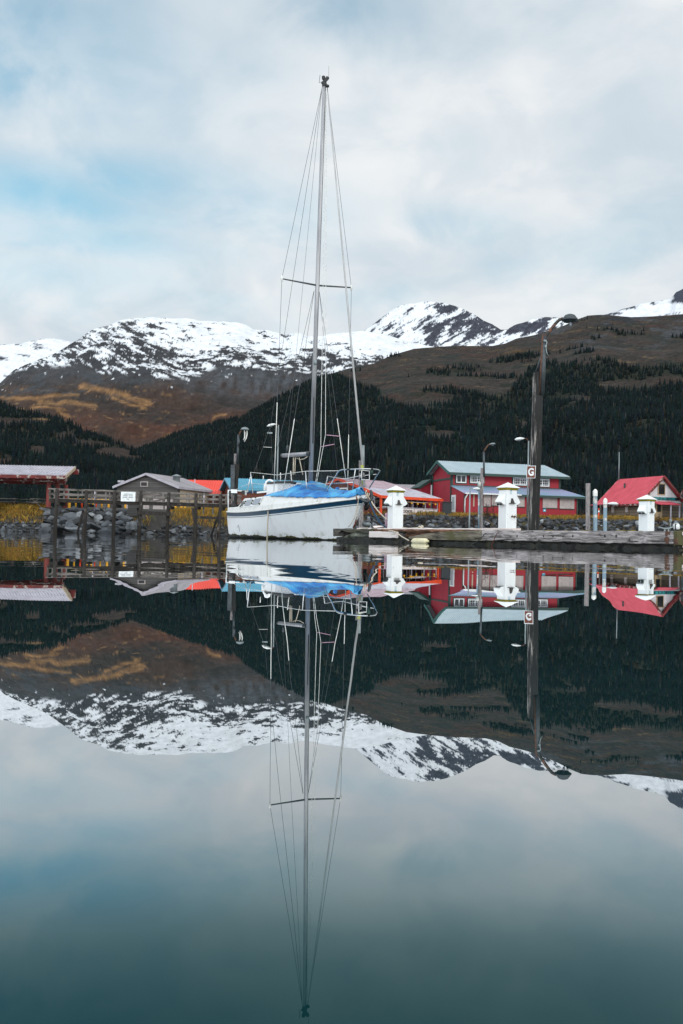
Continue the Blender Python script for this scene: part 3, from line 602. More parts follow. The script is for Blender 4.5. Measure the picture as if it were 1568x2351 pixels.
# ------------------------------------------------------------------ buildings on the bank
def v3(O, D, s, z, off=0.0, nrm=None):   # point on the wall through O along D: s along, z up, off towards the viewer
    p = Vector((O[0] + D[0] * s, O[1] + D[1] * s, z))
    if off: p += Vector((nrm[0], nrm[1], 0)) * off
    return p
def nfront(D): return (D[1], -D[0])      # the side facing the water for a wall running to +X
def roof_sheet(name, m, parent, A, B, Cc, Dd, pitch=.3, rib=.05, th=.08):
    # metal roof: A,B along the eave, Dd,Cc along the ridge; raised ribs run from eave to ridge
    A, B, Cc, Dd = map(Vector, (A, B, Cc, Dd)); nrm = (B - A).cross(Dd - A).normalized()
    if nrm.z < 0: nrm = -nrm
    n = max(2, int((B - A).length / pitch)); rows = []
    for i in range(n):
        for (fx, h) in ((0, 0), (.72, 0), (.78, rib), (.94, rib)):
            t = min(1.0, (i + fx) / n); rows.append([A.lerp(B, t) + nrm * h, Dd.lerp(Cc, t) + nrm * h])
    rows.append([B, Cc]); mb = MB(); mb.grid(rows, False)
    mb.grid([[p - nrm * th for p in r] for r in rows[::4] + [rows[-1]]], False)
    mb.add([A, B, B - nrm * th, A - nrm * th, Dd, Cc, Cc - nrm * th, Dd - nrm * th], [(0, 1, 2, 3), (4, 5, 6, 7), (0, 3, 7, 4), (1, 2, 6, 5)])
    return mb.build(name, m, parent)
def wallpoly(mb, pts, th=.15): mb.poly(pts, th)
def fbox(mb, O, D, s0, s1, z0, z1, off, th):    # board on a wall face: from off to off+th in front of it
    nr = nfront(D); c = v3(O, D, (s0 + s1) / 2, (z0 + z1) / 2, off + th / 2, nr); mb.box(c, (s1 - s0, th, z1 - z0), (D[0], D[1], 0), (nr[0], nr[1], 0), (0, 0, 1)); return mb
def window(parent, O, D, s0, s1, z0, z1, frame, pane, fw=.12, mull=1, bars=False, off=0.0, name='window'):
    mb = MB(); 
    for (a, b, c, d) in ((s0, s1, z0, z0 + fw), (s0, s1, z1 - fw, z1), (s0, s0 + fw, z0 + fw, z1 - fw), (s1 - fw, s1, z0 + fw, z1 - fw)): fbox(mb, O, D, a, b, c, d, off, .08)
    for k in range(mull):
        c = s0 + (s1 - s0) * (k + 1) / (mull + 1); fbox(mb, O, D, c - fw * .45, c + fw * .45, z0 + fw, z1 - fw, off, .075)
    fr = mb.build(name, frame, parent)
    p = MB(); fbox(p, O, D, s0 + fw, s1 - fw, z0 + fw, z1 - fw, off, .03); p.build('pane', pane, fr)
    if bars:
        g = MB()
        for k in range(1, 6):
            if k == 3: continue
            c = s0 + (s1 - s0) * k / 6; fbox(g, O, D, c - .018, c + .018, z0 + fw, z1 - fw, off + .03, .02)
        for k in range(1, 4):
            c = z0 + (z1 - z0) * k / 4; fbox(g, O, D, s0 + fw, s1 - fw, c - .018, c + .018, off + .031, .02)
        g.build('glazing_bars', frame, fr)
    return fr

def red_building():
    O = (13.2, 120.0); D = Vector((.966, .259, 0)).normalized(); Bk = Vector((-D.y, D.x, 0)); nr = (-Bk.x, -Bk.y); G = 2.8
    t = thing('red_building', 'big two-storey red building with pale metal roofs, teal trim and white-framed windows', 'building', (O[0], O[1], G))
    L, dep = 14.4, 6.5; ze, zr = 8.45, 9.75
    P = lambda s, b, z: Vector((O[0], O[1], 0)) + D * s + Bk * b + Vector((0, 0, z))
    cc = P(L / 2, dep / 2, ze)
    for b in (0, dep): mb = MB(); mb.poly([P(0, b, G), P(L, b, G), P(L, b, ze), P(0, b, ze)], .2, cc); mb.build('wall', M['redwall'], t)
    for x in (0, L): mb = MB(); mb.poly([P(x, dep - .2, G), P(x, .2, G), P(x, .2, ze), P(x, dep / 2, zr), P(x, dep - .2, ze)], .2, cc); mb.build('gable_wall', M['redgable'] if x == 0 else M['redwall'], t)
    ov = .9; ob = .3
    sl = (zr - ze) / (dep / 2); e0 = ze - ov * sl
    roof_sheet('roof', M['roof_pale'], t, P(-ov * .75, -ov, e0 + .12), P(L + ov, -ov, e0 + .12), P(L + ov - 1.5, dep / 2, zr + .12), P(-ov * .75, dep / 2, zr + .12))
    roof_sheet('roof', M['roof_pale'], t, P(L + ov, dep + ob, ze - ob * sl + .12), P(-ov * .75, dep + ob, ze - ob * sl + .12), P(-ov * .75, dep / 2, zr + .115), P(L + ov - 1.5, dep / 2, zr + .115))
    mb = MB(); x = -ov * .75
    mb.bar(P(x - .03, -ov, e0), P(x - .03, dep / 2, zr - .02), .1, .32); mb.bar(P(x - .03, dep + ob, ze - ob * sl), P(x - .03, dep / 2, zr - .02), .1, .32); mb.build('rake_trim', M['teal'], t)
    mb = MB(); mb.bar(P(x + .03, -ov - .05, e0 - .02), P(L + ov, -ov - .05, e0 - .02), .1, .3); mb.build('fascia', M['dkteal'], t)
    mb = MB(); fbox(mb, O, D, L - .16, L + .04, G, ze, .0, .07); mb.build('corner_board', M['dkteal'], t); mb = MB(); fbox(mb, O, D, -.04, .16, G, ze, .0, .07); fbox(mb, O, D, .16, L - .16, 6.62, 6.8, .0, .05)
    mb.box(P(-.06, .12, (G + ze) / 2), (.06, .22, ze - G), D, Bk); mb.box(P(-.06, dep - .1, (G + ze) / 2), (.06, .22, ze - G), D, Bk); mb.box(P(-.055, dep / 2, 7.55), (.05, dep - .5, .22), D, Bk); mb.build('trim_boards', M['dkteal'], t)
    # upper windows
    for (rg, x0, x1, y0, y1, bars) in (('f', 512, 676, 325, 464, False), ('f', 745, 968, 336, 470, True), ('g', 48, 272, 370, 505, True), ('g', 418, 642, 390, 525, True)):
        s0, z1 = wall_hit(rg, x0, y0, O, D); s1, z0 = wall_hit(rg, x1, y1, O, D)
        mb = MB(); fbox(mb, O, D, s0 - .12, s1 + .12, z0 - .12, z1 + .12, 0, .04); mb.build('window_surround', M['dkteal'], t)
        window(t, O, D, s0, s1, z0, z1, M['white'], M['glass'], .12, 1, bars, .05)
    # lean-to along the front
    k = 4.0; Of = (O[0] - Bk.x * k, O[1] - Bk.y * k); zt, zl = 6.62, 5.7
    Q = lambda s, b, z: Vector((Of[0], Of[1], 0)) + D * s + Bk * b + Vector((0, 0, z))
    cc = Q(L / 2, k / 2, zl)
    for pts in ([Q(0, 0, G), Q(L + .3, 0, G), Q(L + .3, 0, zl), Q(0, 0, zl)], [Q(L + .3, .2, G), Q(L + .3, k, G), Q(L + .3, k, zl), Q(L + .3, .2, zl)], [Q(0, k, G), Q(0, .2, G), Q(0, .2, zl), Q(0, k, zt)]): mb = MB(); mb.poly(pts, .2, cc); mb.build('lean_to_wall', M['redwall'], t)
    roof_sheet('lean_to_roof', M['roof_lilac'], t, Q(-.1, -.6, zl - .1), Q(L + 1.1, -.6, zl - .1), Q(L + .1, k - .05, zt + .06), Q(-.1, k - .05, zt + .06))
    mb = MB(); mb.poly([Q(L + 1.1, -.6, zl - .1), Q(L + 1.1, k + 1.0, zl - .1), Q(L + .1, k - .05, zt + .06)], .06); mb.build('hip_roof', M['roof_lilac'], t)
    mb = MB(); mb.bar(Q(7.0, -.64, zl - .2), Q(L + 1.1, -.64, zl - .2), .1, .26); mb.build('lean_to_fascia', M['dkteal'], t)
    mb = MB(); mb.bar(Q(-.1, -.66, zl - .12), Q(7.0, -.66, zl - .12), .14, .14); mb.tube([Q(.25, -.6, zl - .2), Q(.1, -.2, zl - .7), Q(.1, -.12, zl - 1.2), Q(.1, -.12, G + .3)], .07, 8); mb.build('gutter', M['white'], t)
    for a in (-.02, L + .16): mb = MB(); fbox(mb, Of, D, a, a + .16, G, zl - .28, 0, .06); mb.build('corner_board', M['dkteal'], t)
    for (rg, x0, x1, y0, y1) in (('f', 968, 1080, 650, 850), ('f', 1098, 1205, 655, 835), ('g', 92, 236, 672, 855), ('g', 538, 775, 705, 878), ('g', 820, 1056, 715, 890)):
        s0, z1 = wall_hit(rg, x0, y0, Of, D); s1, z0 = wall_hit(rg, x1, y1, Of, D)
        mb = MB(); fbox(mb, Of, D, s0, s1, z0, z1, .02, .06); b = mb.build('shutter_panel', M['plywood'], t, bevel=.01)
        mb = MB(); fbox(mb, Of, D, s0 - .05, s1 + .05, z0 - .09, z0, .0, .1); mb.build('sill', M['dkteal'], b)
    s0, z1 = wall_hit('f', 796, 640, Of, D); s1, z0 = wall_hit('f', 812, 850, Of, D); mb = MB(); fbox(mb, Of, D, s0, s1, z0, z1, 0, .05); mb.build('pale_strip', M['cream'], t)
    s0, z1 = wall_hit('g', 545, 885, Of, D); s1, z0 = wall_hit('g', 592, 940, Of, D); mb = MB(); fbox(mb, Of, D, s0, s1, z0, z1, .0, .04); nb = mb.build('notice_board', M['roof_blue'], t)
    mb = MB(); fbox(mb, Of, D, s0 + .1, s1 - .1, z0 + .12, z1 - .15, .041, .012); mb.build('notice_paper', M['sign_white'], nb)
    # white narrow door on the side of the lean-to
    mb = MB(); c = Q(-.05, k - .9, G + 1.35); mb.box(c, (.08, 1.3, 2.7), D, Bk); dr = mb.build('door', M['white'], t)
    mb = MB(); mb.box(Q(-.10, k - .9, G + 1.75), (.04, .7, 1.5), D, Bk); mb.build('door_pane', M['perspex'], dr)
    # lower wing behind the left end
    mb = MB(); mb.poly([P(-.2, dep + .2, G), P(-1.5, dep + .2, G), P(-1.5, dep + .2, 6.7), P(-.2, dep + .2, 7.5)], 3.5, P(-.7, dep + 6, 5)); mb.build('rear_wing', M['redgable'], t)
    mb = MB(); mb.bar(P(-1.8, dep + .1, 6.6), P(-.1, dep + .1, 7.7), .2, .3); mb.bar(P(-1.8, dep + 1.9, 6.65), P(-.1, dep + 1.9, 7.75), 3.3, .12); mb.build('rear_wing_roof', M['dkteal'], t)
red_building()

def restaurant():
    O = (4.36, 112.0); D = Vector((.78, .62, 0)).normalized(); Bk = Vector((-D.y, D.x, 0)); G = 2.75
    t = thing('restaurant', 'low brown restaurant with pinkish metal roof, orange eaves and a porch lettered along its rail', 'restaurant', (O[0], O[1], G))
    P = lambda s, b, z: Vector((O[0], O[1], 0)) + D * s + Bk * b + Vector((0, 0, z))
    L = 9.6; ze, zm, zr = 4.95, 5.95, 7.15
    roof_sheet('porch_roof', M['roof_white'], t, P(0, 0, ze), P(L, 0, ze), P(L - 1.1, 3.2, zm), P(0, 3.2, zm), .4, .04)
    roof_sheet('roof', M['roof_pink'], t, P(0, 3.2, zm), P(L - 1.1, 3.2, zm), P(L - 2.7, 7.7, zr), P(0, 7.7, zr), .3, .05)
    mb = MB(); mb.poly([P(L, 0, ze), P(L, 12, ze), P(L - 2.7, 7.7, zr)], .08); mb.poly([P(L, 15.4, ze), P(0, 15.4, ze), P(0, 7.7, zr), P(L - 2.7, 7.7, zr)], .08); mb.build('rear_roof', M['roof_pink'], t)
    mb = MB(); mb.bar(P(-.08, -.06, ze - .14), P(L + .1, -.06, ze - .14), .12, .32); mb.bar(P(-.08, 0, ze - .1), P(-.08, 3.2, zm - .1), .14, .3); mb.bar(P(-.08, 3.2, zm - .1), P(-.08, 7.7, zr - .1), .14, .3); mb.bar(P(-.08, 15.4, ze), P(-.08, 7.7, zr - .1), .14, .3); mb.build('eave_trim', M['orange'], t)
    for s in (.25, L - .3): mb = MB(); mb.box(P(s, .2, (G + ze) / 2 - .1), (.2, .2, ze - G - .2), D, Bk); mb.build('porch_post', M['orange'], t)
    cc = P(L / 2, 7, 4)
    for pts in ([P(.15, 2.2, G), P(L - .4, 2.2, G), P(L - .4, 2.2, ze + .4), P(.15, 2.2, ze + .4)], [P(.15, 14.8, G), P(.15, 2.4, G), P(.15, 2.4, ze + .6), P(.15, 7.7, zr - .2), P(.15, 14.8, ze)], [P(L - .4, 2.4, G), P(L - .4, 11, G), P(L - .4, 11, ze), P(L - .4, 2.4, ze)]): mb = MB(); mb.poly(pts, .2, cc); mb.build('wall', M['brown'], t)
    Ow = tuple(P(0, 2.2, 0))[:2]
    for (a, b) in ((.9, 2.6), (2.9, 4.4), (4.8, 6.2), (6.6, 8.6)):
        window(t, Ow, D, a, b, G + .85, ze - .1, M['roof_white'], M['glass'], .1, 1, False, .02)
    Op = tuple(P(0, .15, 0))[:2]
    mb = MB()
    for k in range(7):
        s = 3.2 + k * .98; fbox(mb, Op, D, s - .04, s + .04, G, G + 1.75 if k % 2 == 0 else G + .95, -.12, .08)
    fbox(mb, Op, D, .3, L - .3, G + .9, G + 1.0, -.12, .1); fbox(mb, Op, D, 3.0, L - .3, G + 1.62, G + 1.68, -.1, .05); mb.build('porch_rail', M['roof_white'], t)
    for (a, b, s_) in ((2.7, 5.25, 'CHOWDER'), (5.32, 7.1, 'HUSKY'), (7.2, 8.95, 'HOUSE')):
        mb = MB(); fbox(mb, Op, D, a, b, G + .18, G + .86, 0, .04); sg = mb.build('rail_board', M['dock_white'], t)
        nr = nfront(D); text(s_, .5, M['black'], sg, v3(Op, D, (a + b) / 2 + (.3 if s_ == 'CHOWDER' else 0), G + .52, .046, nr), (D.x, D.y, 0), (0, 0, 1), .008, .012, sx=.56)
    mb = MB()
    for k in range(6): mb.lathe(P(3.9 + k * .95, .1, ze - .75 + .05 * (k % 2)), [(0, -.12), (.11, -.06), (.13, .02), (.06, .12), (0, .13)], 8)
    mb.tube([P(3.2, .1, ze - .55), P(6, .1, ze - .62), P(L - .5, .1, ze - .52)], .02, 4); mb.build('hanging_floats', M['safety'], t)
    # window in the gable on the left
    mb = MB(); mb.box(P(.0, 6.9, 5.35), (.1, 2.0, 1.3), D, Bk); fr = mb.build('window', M['white'], t)
    mb = MB(); mb.box(P(-.06, 6.9, 5.35), (.04, 1.6, .95), D, Bk); mb.build('pane', M['dark'], fr)
restaurant()

def gable_house(name, label, cat, P, L, ovs, ze, zr, b1, G, wallm, roofm, trimm, gables=True, wthick=.18):
    # P(s, b, z): s along the eave, b back from the near eave; b1 = full depth
    o = P(0, 0, G); t = thing(name, label, cat, tuple(o)); half = b1 / 2; sl = (zr - ze) / half; e = ze - ovs * sl
    cc = P(L / 2, half, ze)
    for b in (0, b1): mb = MB(); mb.poly([P(0, b, G), P(L, b, G), P(L, b, ze), P(0, b, ze)], wthick, cc); mb.build('wall', wallm[0], t)
    for x in (0, L): mb = MB(); mb.poly([P(x, b1 - wthick, G), P(x, wthick, G), P(x, wthick, ze), P(x, half, zr), P(x, b1 - wthick, ze)], wthick, cc); mb.build('gable_wall', wallm[1], t)
    roof_sheet('roof', roofm, t, P(-ovs, -ovs, e + .1), P(L + ovs, -ovs, e + .1), P(L + ovs, half, zr + .1), P(-ovs, half, zr + .1)); roof_sheet('roof', roofm, t, P(L + ovs, b1 + ovs, e + .1), P(-ovs, b1 + ovs, e + .1), P(-ovs, half, zr + .095), P(L + ovs, half, zr + .095))
    mb = MB()
    for x in (-ovs - .03, L + ovs + .03): mb.bar(P(x, -ovs, e - .02), P(x, half, zr), .08, .24); mb.bar(P(x, b1 + ovs, e - .02), P(x, half, zr), .08, .24)
    mb.bar(P(-ovs, -ovs - .04, e - .03), P(L + ovs, -ovs - .04, e - .03), .08, .22); mb.build('roof_trim', trimm, t)
    return t
def PF(O, D, Bk): return lambda s, b, z: Vector((O[0], O[1], 0)) + D * s + Bk * b + Vector((0, 0, z))
# grey shed: its gable faces the water
gD = Vector((.954, -.3, 0)).normalized(); sB = Vector((.3, .954, 0)).normalized(); Os = (-18.5, 112.0)
# eaves run back along sB; work with s = back along sB, b = from the right eave towards the left one
Psh = lambda s, b, z: Vector((Os[0], Os[1], 0)) + sB * s - gD * b + Vector((0, 0, z))
t = gable_house('grey_shed', 'old grey boarded shed with a low gable and a grey metal roof behind the pier', 'shed', Psh, 8.6, .35, 5.45, 6.85, 7.7, 2.5, (M['greyboards'], M['greyboards']), M['roof_grey'], M['roof_white'])
mb = MB(); mb.box(Psh(-.03, 4.2, 5.72), (.12, .95, .6), sB, gD); fr = mb.build('window', M['plywood'], t); mb = MB(); mb.box(Psh(-.1, 4.2, 5.72), (.05, .72, .4), sB, gD); mb.build('pane', M['dark'], fr)
mb = MB(); c = Psh(3.6, 2.0, 6.45); mb.lathe(c, [(.42, -.4), (.42, .35), (.55, .36), (.55, .45), (.1, .62), (0, .63)], 14); mb.build('roof_vent', M['steel'], t)
mb = MB(); mb.tube([Psh(6.2, .9, 5.8), Psh(6.2, .9, 6.7)], .06, 8); mb.build('vent_pipe', M['roof_white'], t)
mb = MB(); mb.poly([Psh(8, -.0, 2.5), Psh(.6, -.0, 2.5), Psh(.6, -.0, 5.2), Psh(8, -.0, 5.2)], .06); mb.build('side_panel', M['cream'], t)
mb = MB()
for (a, b) in ((.4, 1.5), (1.7, 3.0), (3.5, 4.4), (5.0, 6.6)): mb.box(Psh(-.05, a + (b - a) / 2, 3.5), (.06, b - a, 1.6), sB, gD)
mb.build('board_patch', M['plywood'], t)
mb = MB(); mb.box(Psh(-1.2, 9.2, 4.85), (3.2, 3.4, .16), sB, gD); mb.box(Psh(-1.0, 9.2, 3.6), (2.4, 2.6, 2.3), sB, gD); mb.build('side_annexe', M['greyboards'], t)
# orange-red roofed house
Po = PF((-24.0, 119.5), Vector((1, .02, 0)).normalized(), Vector((-.02, 1, 0)).normalized())
t = gable_house('orange_roofed_house', 'house under a bright orange-red metal roof beside the grey shed', 'house', Po, 9.0, .4, 5.1, 6.75, 7.0, 2.6, (M['brown'], M['brown']), M['roof_orange'], M['cream'])
# blue roofed house
bD = Vector((.957, .29, 0)).normalized(); Pb = PF((-12.4, 114.3), bD, Vector((-bD.y, bD.x, 0)))
t = gable_house('blue_roofed_house', 'brown house with a bright blue metal roof behind the sailboat stern', 'house', Pb, 8.6, .5, 5.62, 6.75, 6.4, 2.6, (M['brown'], M['brown']), M['roof_blue'], M['roof_blue'])
mb = MB(); mb.box(Pb(-.05, 1.3, 4.5), (.1, .9, 1.4), bD); fr = mb.build('window', M['roof_white'], t); mb = MB(); mb.box(Pb(-.11, 1.3, 4.5), (.04, .7, 1.2), bD); mb.build('pane', M['dark'], fr)
mb = MB()
for k in range(5): mb.bar(Pb(-.4, -1.8 + .001, 3.2 + k * .0), Pb(-.4 + k * 2, -1.8, 3.2), .06, .08) if k == 4 else mb.box(Pb(-.4 + k * 2, -1.8, 2.95), (.1, .1, 1.0), bD)
mb.bar(Pb(-.4, -1.8, 3.42), Pb(7.6, -1.8, 3.42), .08, .08); mb.build('veranda_rail', M['pier_rail'], t)
# far grey house glimpsed between restaurant and red building
t = gable_house('pale_grey_house', 'pale grey metal-roofed house glimpsed between the restaurant and the red building', 'house', PF((7.0, 139), Vector((1, 0, 0)), Vector((0, 1, 0))), 7.5, .3, 6.2, 7.75, 5, 2.8, (M['greyboards'], M['greyboards']), M['roof_grey'], M['roof_grey'])
# log cabin: side wall runs back, gable faces right-front
cB = Vector((-.33, .944, 0)).normalized(); cG = Vector((.944, .33, 0)).normalized(); Oc = (34.46, 115.0)
Pc = lambda s, b, z: Vector((Oc[0], Oc[1], 0)) + cB * s + cG * b + Vector((0, 0, z))
t = gable_house('log_cabin', 'small squared-log cabin with a steep faded red metal roof and a white lettered gable', 'cabin', Pc, 8.0, .45, 5.1, 8.0, 6.0, 2.75, (M['logs'], M['logs']), M['roof_red'], M['rustred'])
mb = MB(); mb.poly([Pc(-.03, .25, 5.0), Pc(-.03, 5.75, 5.0), Pc(-.03, 3.0, 7.75)], .06); mb.build('gable_cladding', M['gable_white'], t)
mb = MB(); mb.box(Pc(-.06, 2.9, 6.55), (.1, 1.0, 1.35), cB, cG); fr = mb.build('window', M['tan'], t); mb = MB(); mb.box(Pc(-.12, 2.9, 6.55), (.05, .8, 1.15), cB, cG); mb.build('pane', M['dark'], fr)
mb = MB(); mb.box(Pc(-.07, 3.05, 5.45), (.08, 4.75, .34), cB, cG); sg = mb.build('name_board', M['black'], t)
text('GLACIER JETSKI TOURS', .36, M['teal_sign'], sg, Pc(-.12, 3.05, 5.45), cG, (0, 0, 1), .006, .012, sx=.93)
for b in (2.4, 5.2):
    mb = MB(); mb.box(Pc(b, -.04, 4.2), (.95, .1, 1.25), cB, cG); fr = mb.build('window', M['logs'], t); mb = MB(); mb.box(Pc(b, -.1, 4.25), (.45, .05, .85), cB, cG); mb.build('pane', M['plywood'], fr)
mb = MB(); mb.box(Pc(-.06, 2.55, 3.85), (.1, .95, 2.2), cB, cG); dr = mb.build('door', M['tan'], t); mb = MB(); mb.box(Pc(-.12, 2.55, 4.35), (.05, .5, .9), cB, cG); mb.build('door_pane', M['dark'], dr)
mb = MB(); mb.poly([Pc(-1.7, 1.4, 4.75), Pc(-1.7, 4.4, 4.75), Pc(0, 4.4, 5.15), Pc(0, 1.4, 5.15)], .08); mb.build('porch_roof', M['roof_red'], t)
for b in (3.1, 4.3): mb = MB(); mb.box(Pc(-1.55, b, 3.75), (.12, .12, 1.95), cB, cG); mb.build('porch_post', M['roof_white'], t)
mb = MB(); p = Pc(5.4, 1.7, 6.2); mb.tube([p, p + Vector((0, 0, 1.25))], .11, 10); mb.build('stove_pipe', M['dark'], t)
mb = MB(); p = Pc(8.2, 2.8, 7.6); mb.tube([p, p + Vector((0, 0, 3.9))], [.07, .05], 8); mb.build('aerial_pole', M['steel'], t)
mb = MB(); mb.poly([Pc(8, -1.6, 4.75), Pc(3.4, -1.6 + .8, 4.9), Pc(3.4, .0, 5.0), Pc(8, 0, 5.05)], .1); mb.build('side_eave', M['roof_red'], t)
for s in (7.6, 5.9): mb = MB(); mb.box(Pc(s, -1.35, 3.75), (.14, .14, 2.0), cB, cG); mb.build('side_post', M['pier_rail'], t)
# building cut by the right edge
Pr = PF((40.6, 111.5), Vector((1, .1, 0)).normalized(), Vector((-.1, 1, 0)).normalized())
t = gable_house('grey_boathouse', 'grey-walled building with brown eaves and a white gutter at the edge of the picture', 'building', Pr, 9, .5, 5.0, 7.4, 6, 2.75, (M['gable_white'], M['steel_blue']), M['roof_grey'], M['rustred'])
mb = MB(); mb.bar(Pr(-.7, -.75, 4.78), Pr(9, -.75, 4.78), .3, .35); mb.build('gutter', M['white'], t)

# ------------------------------------------------------------------ open pavilion at the left edge
def pavilion():
    G = 2.35; Ex, Ey = -25.6, 92.0; t = thing('picnic_pavilion', 'open picnic pavilion with red posts and a pale ribbed metal roof', 'pavilion', (Ex, Ey, G))
    Lx = 20.0; P = lambda s, b, z: Vector((Ex - s, Ey + b, z))
    roof_sheet('roof', M['roof_white'], t, P(Lx, 0, 5.32), P(0, 0, 5.32), P(.25, 4.2, 6.42), P(Lx, 4.2, 6.42), .28, .05)
    roof_sheet('roof', M['roof_white'], t, P(2.4, 8.4, 5.32), P(Lx, 8.4, 5.32), P(Lx, 4.2, 6.415), P(.25, 4.2, 6.415), .28, .05)
    mb = MB(); mb.bar(P(Lx, -.05, 5.12), P(0, -.05, 5.12), .1, .3); mb.build('fascia', M['rustred'], t)
    mb = MB(); mb.bar(P(-.02, -.02, 5.18), P(.22, 4.2, 6.28), .1, .3); mb.bar(P(2.38, 8.4, 5.18), P(.22, 4.2, 6.28), .1, .3); mb.build('rake_trim', M['cream'], t)
    for b in (1.3, 4.2, 7.1):
        mb = MB(); z = 5.0 + (1.0 if b == 4.2 else 0.1); mb.bar(P(Lx, b, z - .1), P({1.3: .25, 4.2: -.1, 7.1: 2.0}[b], b, z - .1), .28, .5); mb.build('roof_beam', M['rustred'], t)
    for s in (3.2, 8.5, 14.0):
        mb = MB(); mb.bar(P(s, 1.0, 5.0), P(s, 7.4, 5.0), .2, .3); mb.build('cross_beam', M['rustred'], t)
    for (s, b) in ((1.9, 1.3), (1.9, 7.1), (1.9, 4.2), (13.5, 1.3), (13.5, 7.1)):
        mb = MB(); h = 4.78 if b != 4.2 else 5.7; mb.lathe(P(s, b, G), [(.24, 0), (.22, 1.4), (.2, h - G)], 12); mb.build('post', M['red_post'], t)
pavilion()
def picnic_table(label, X, Y, rz, ln):
    t = thing('picnic_table', label, 'picnic table', (X, Y, 2.42), rz, 'picnic tables at the pavilion')
    mb = MB(); mb.box((0, 0, .74), (ln, .75, .06)); mb.build('table_top', M['pier_rail'], t, False)
    for s in (-1, 1):
        mb = MB(); mb.box((0, s * .72, .44), (ln, .26, .05)); mb.build('bench_seat', M['pier_rail'], t, False)
        mb = MB(); mb.bar((s * ln * .36, -.75, 0), (s * ln * .36, .3, .71), .09, .06); mb.bar((s * ln * .36 + .1, .75, 0), (s * ln * .36 + .1, -.3, .71), .09, .06); mb.bar((s * ln * .36 - .1, -.8, .4), (s * ln * .36 - .1, .8, .4), .06, .08); mb.build('trestle_leg', M['pier_rail'], t, False)
p = W('a', 60, 640, 96); picnic_table('long dark picnic table under the pavilion at the picture edge', p.x, p.y, .05, 2.6)
p = W('a', 270, 640, 97); picnic_table('dark picnic table in the middle under the pavilion', p.x, p.y, .1, 2.4)
p = W('a', 525, 650, 95); picnic_table('light wooden picnic table just beside the red pavilion posts', p.x, p.y, 1.1, 2.0)

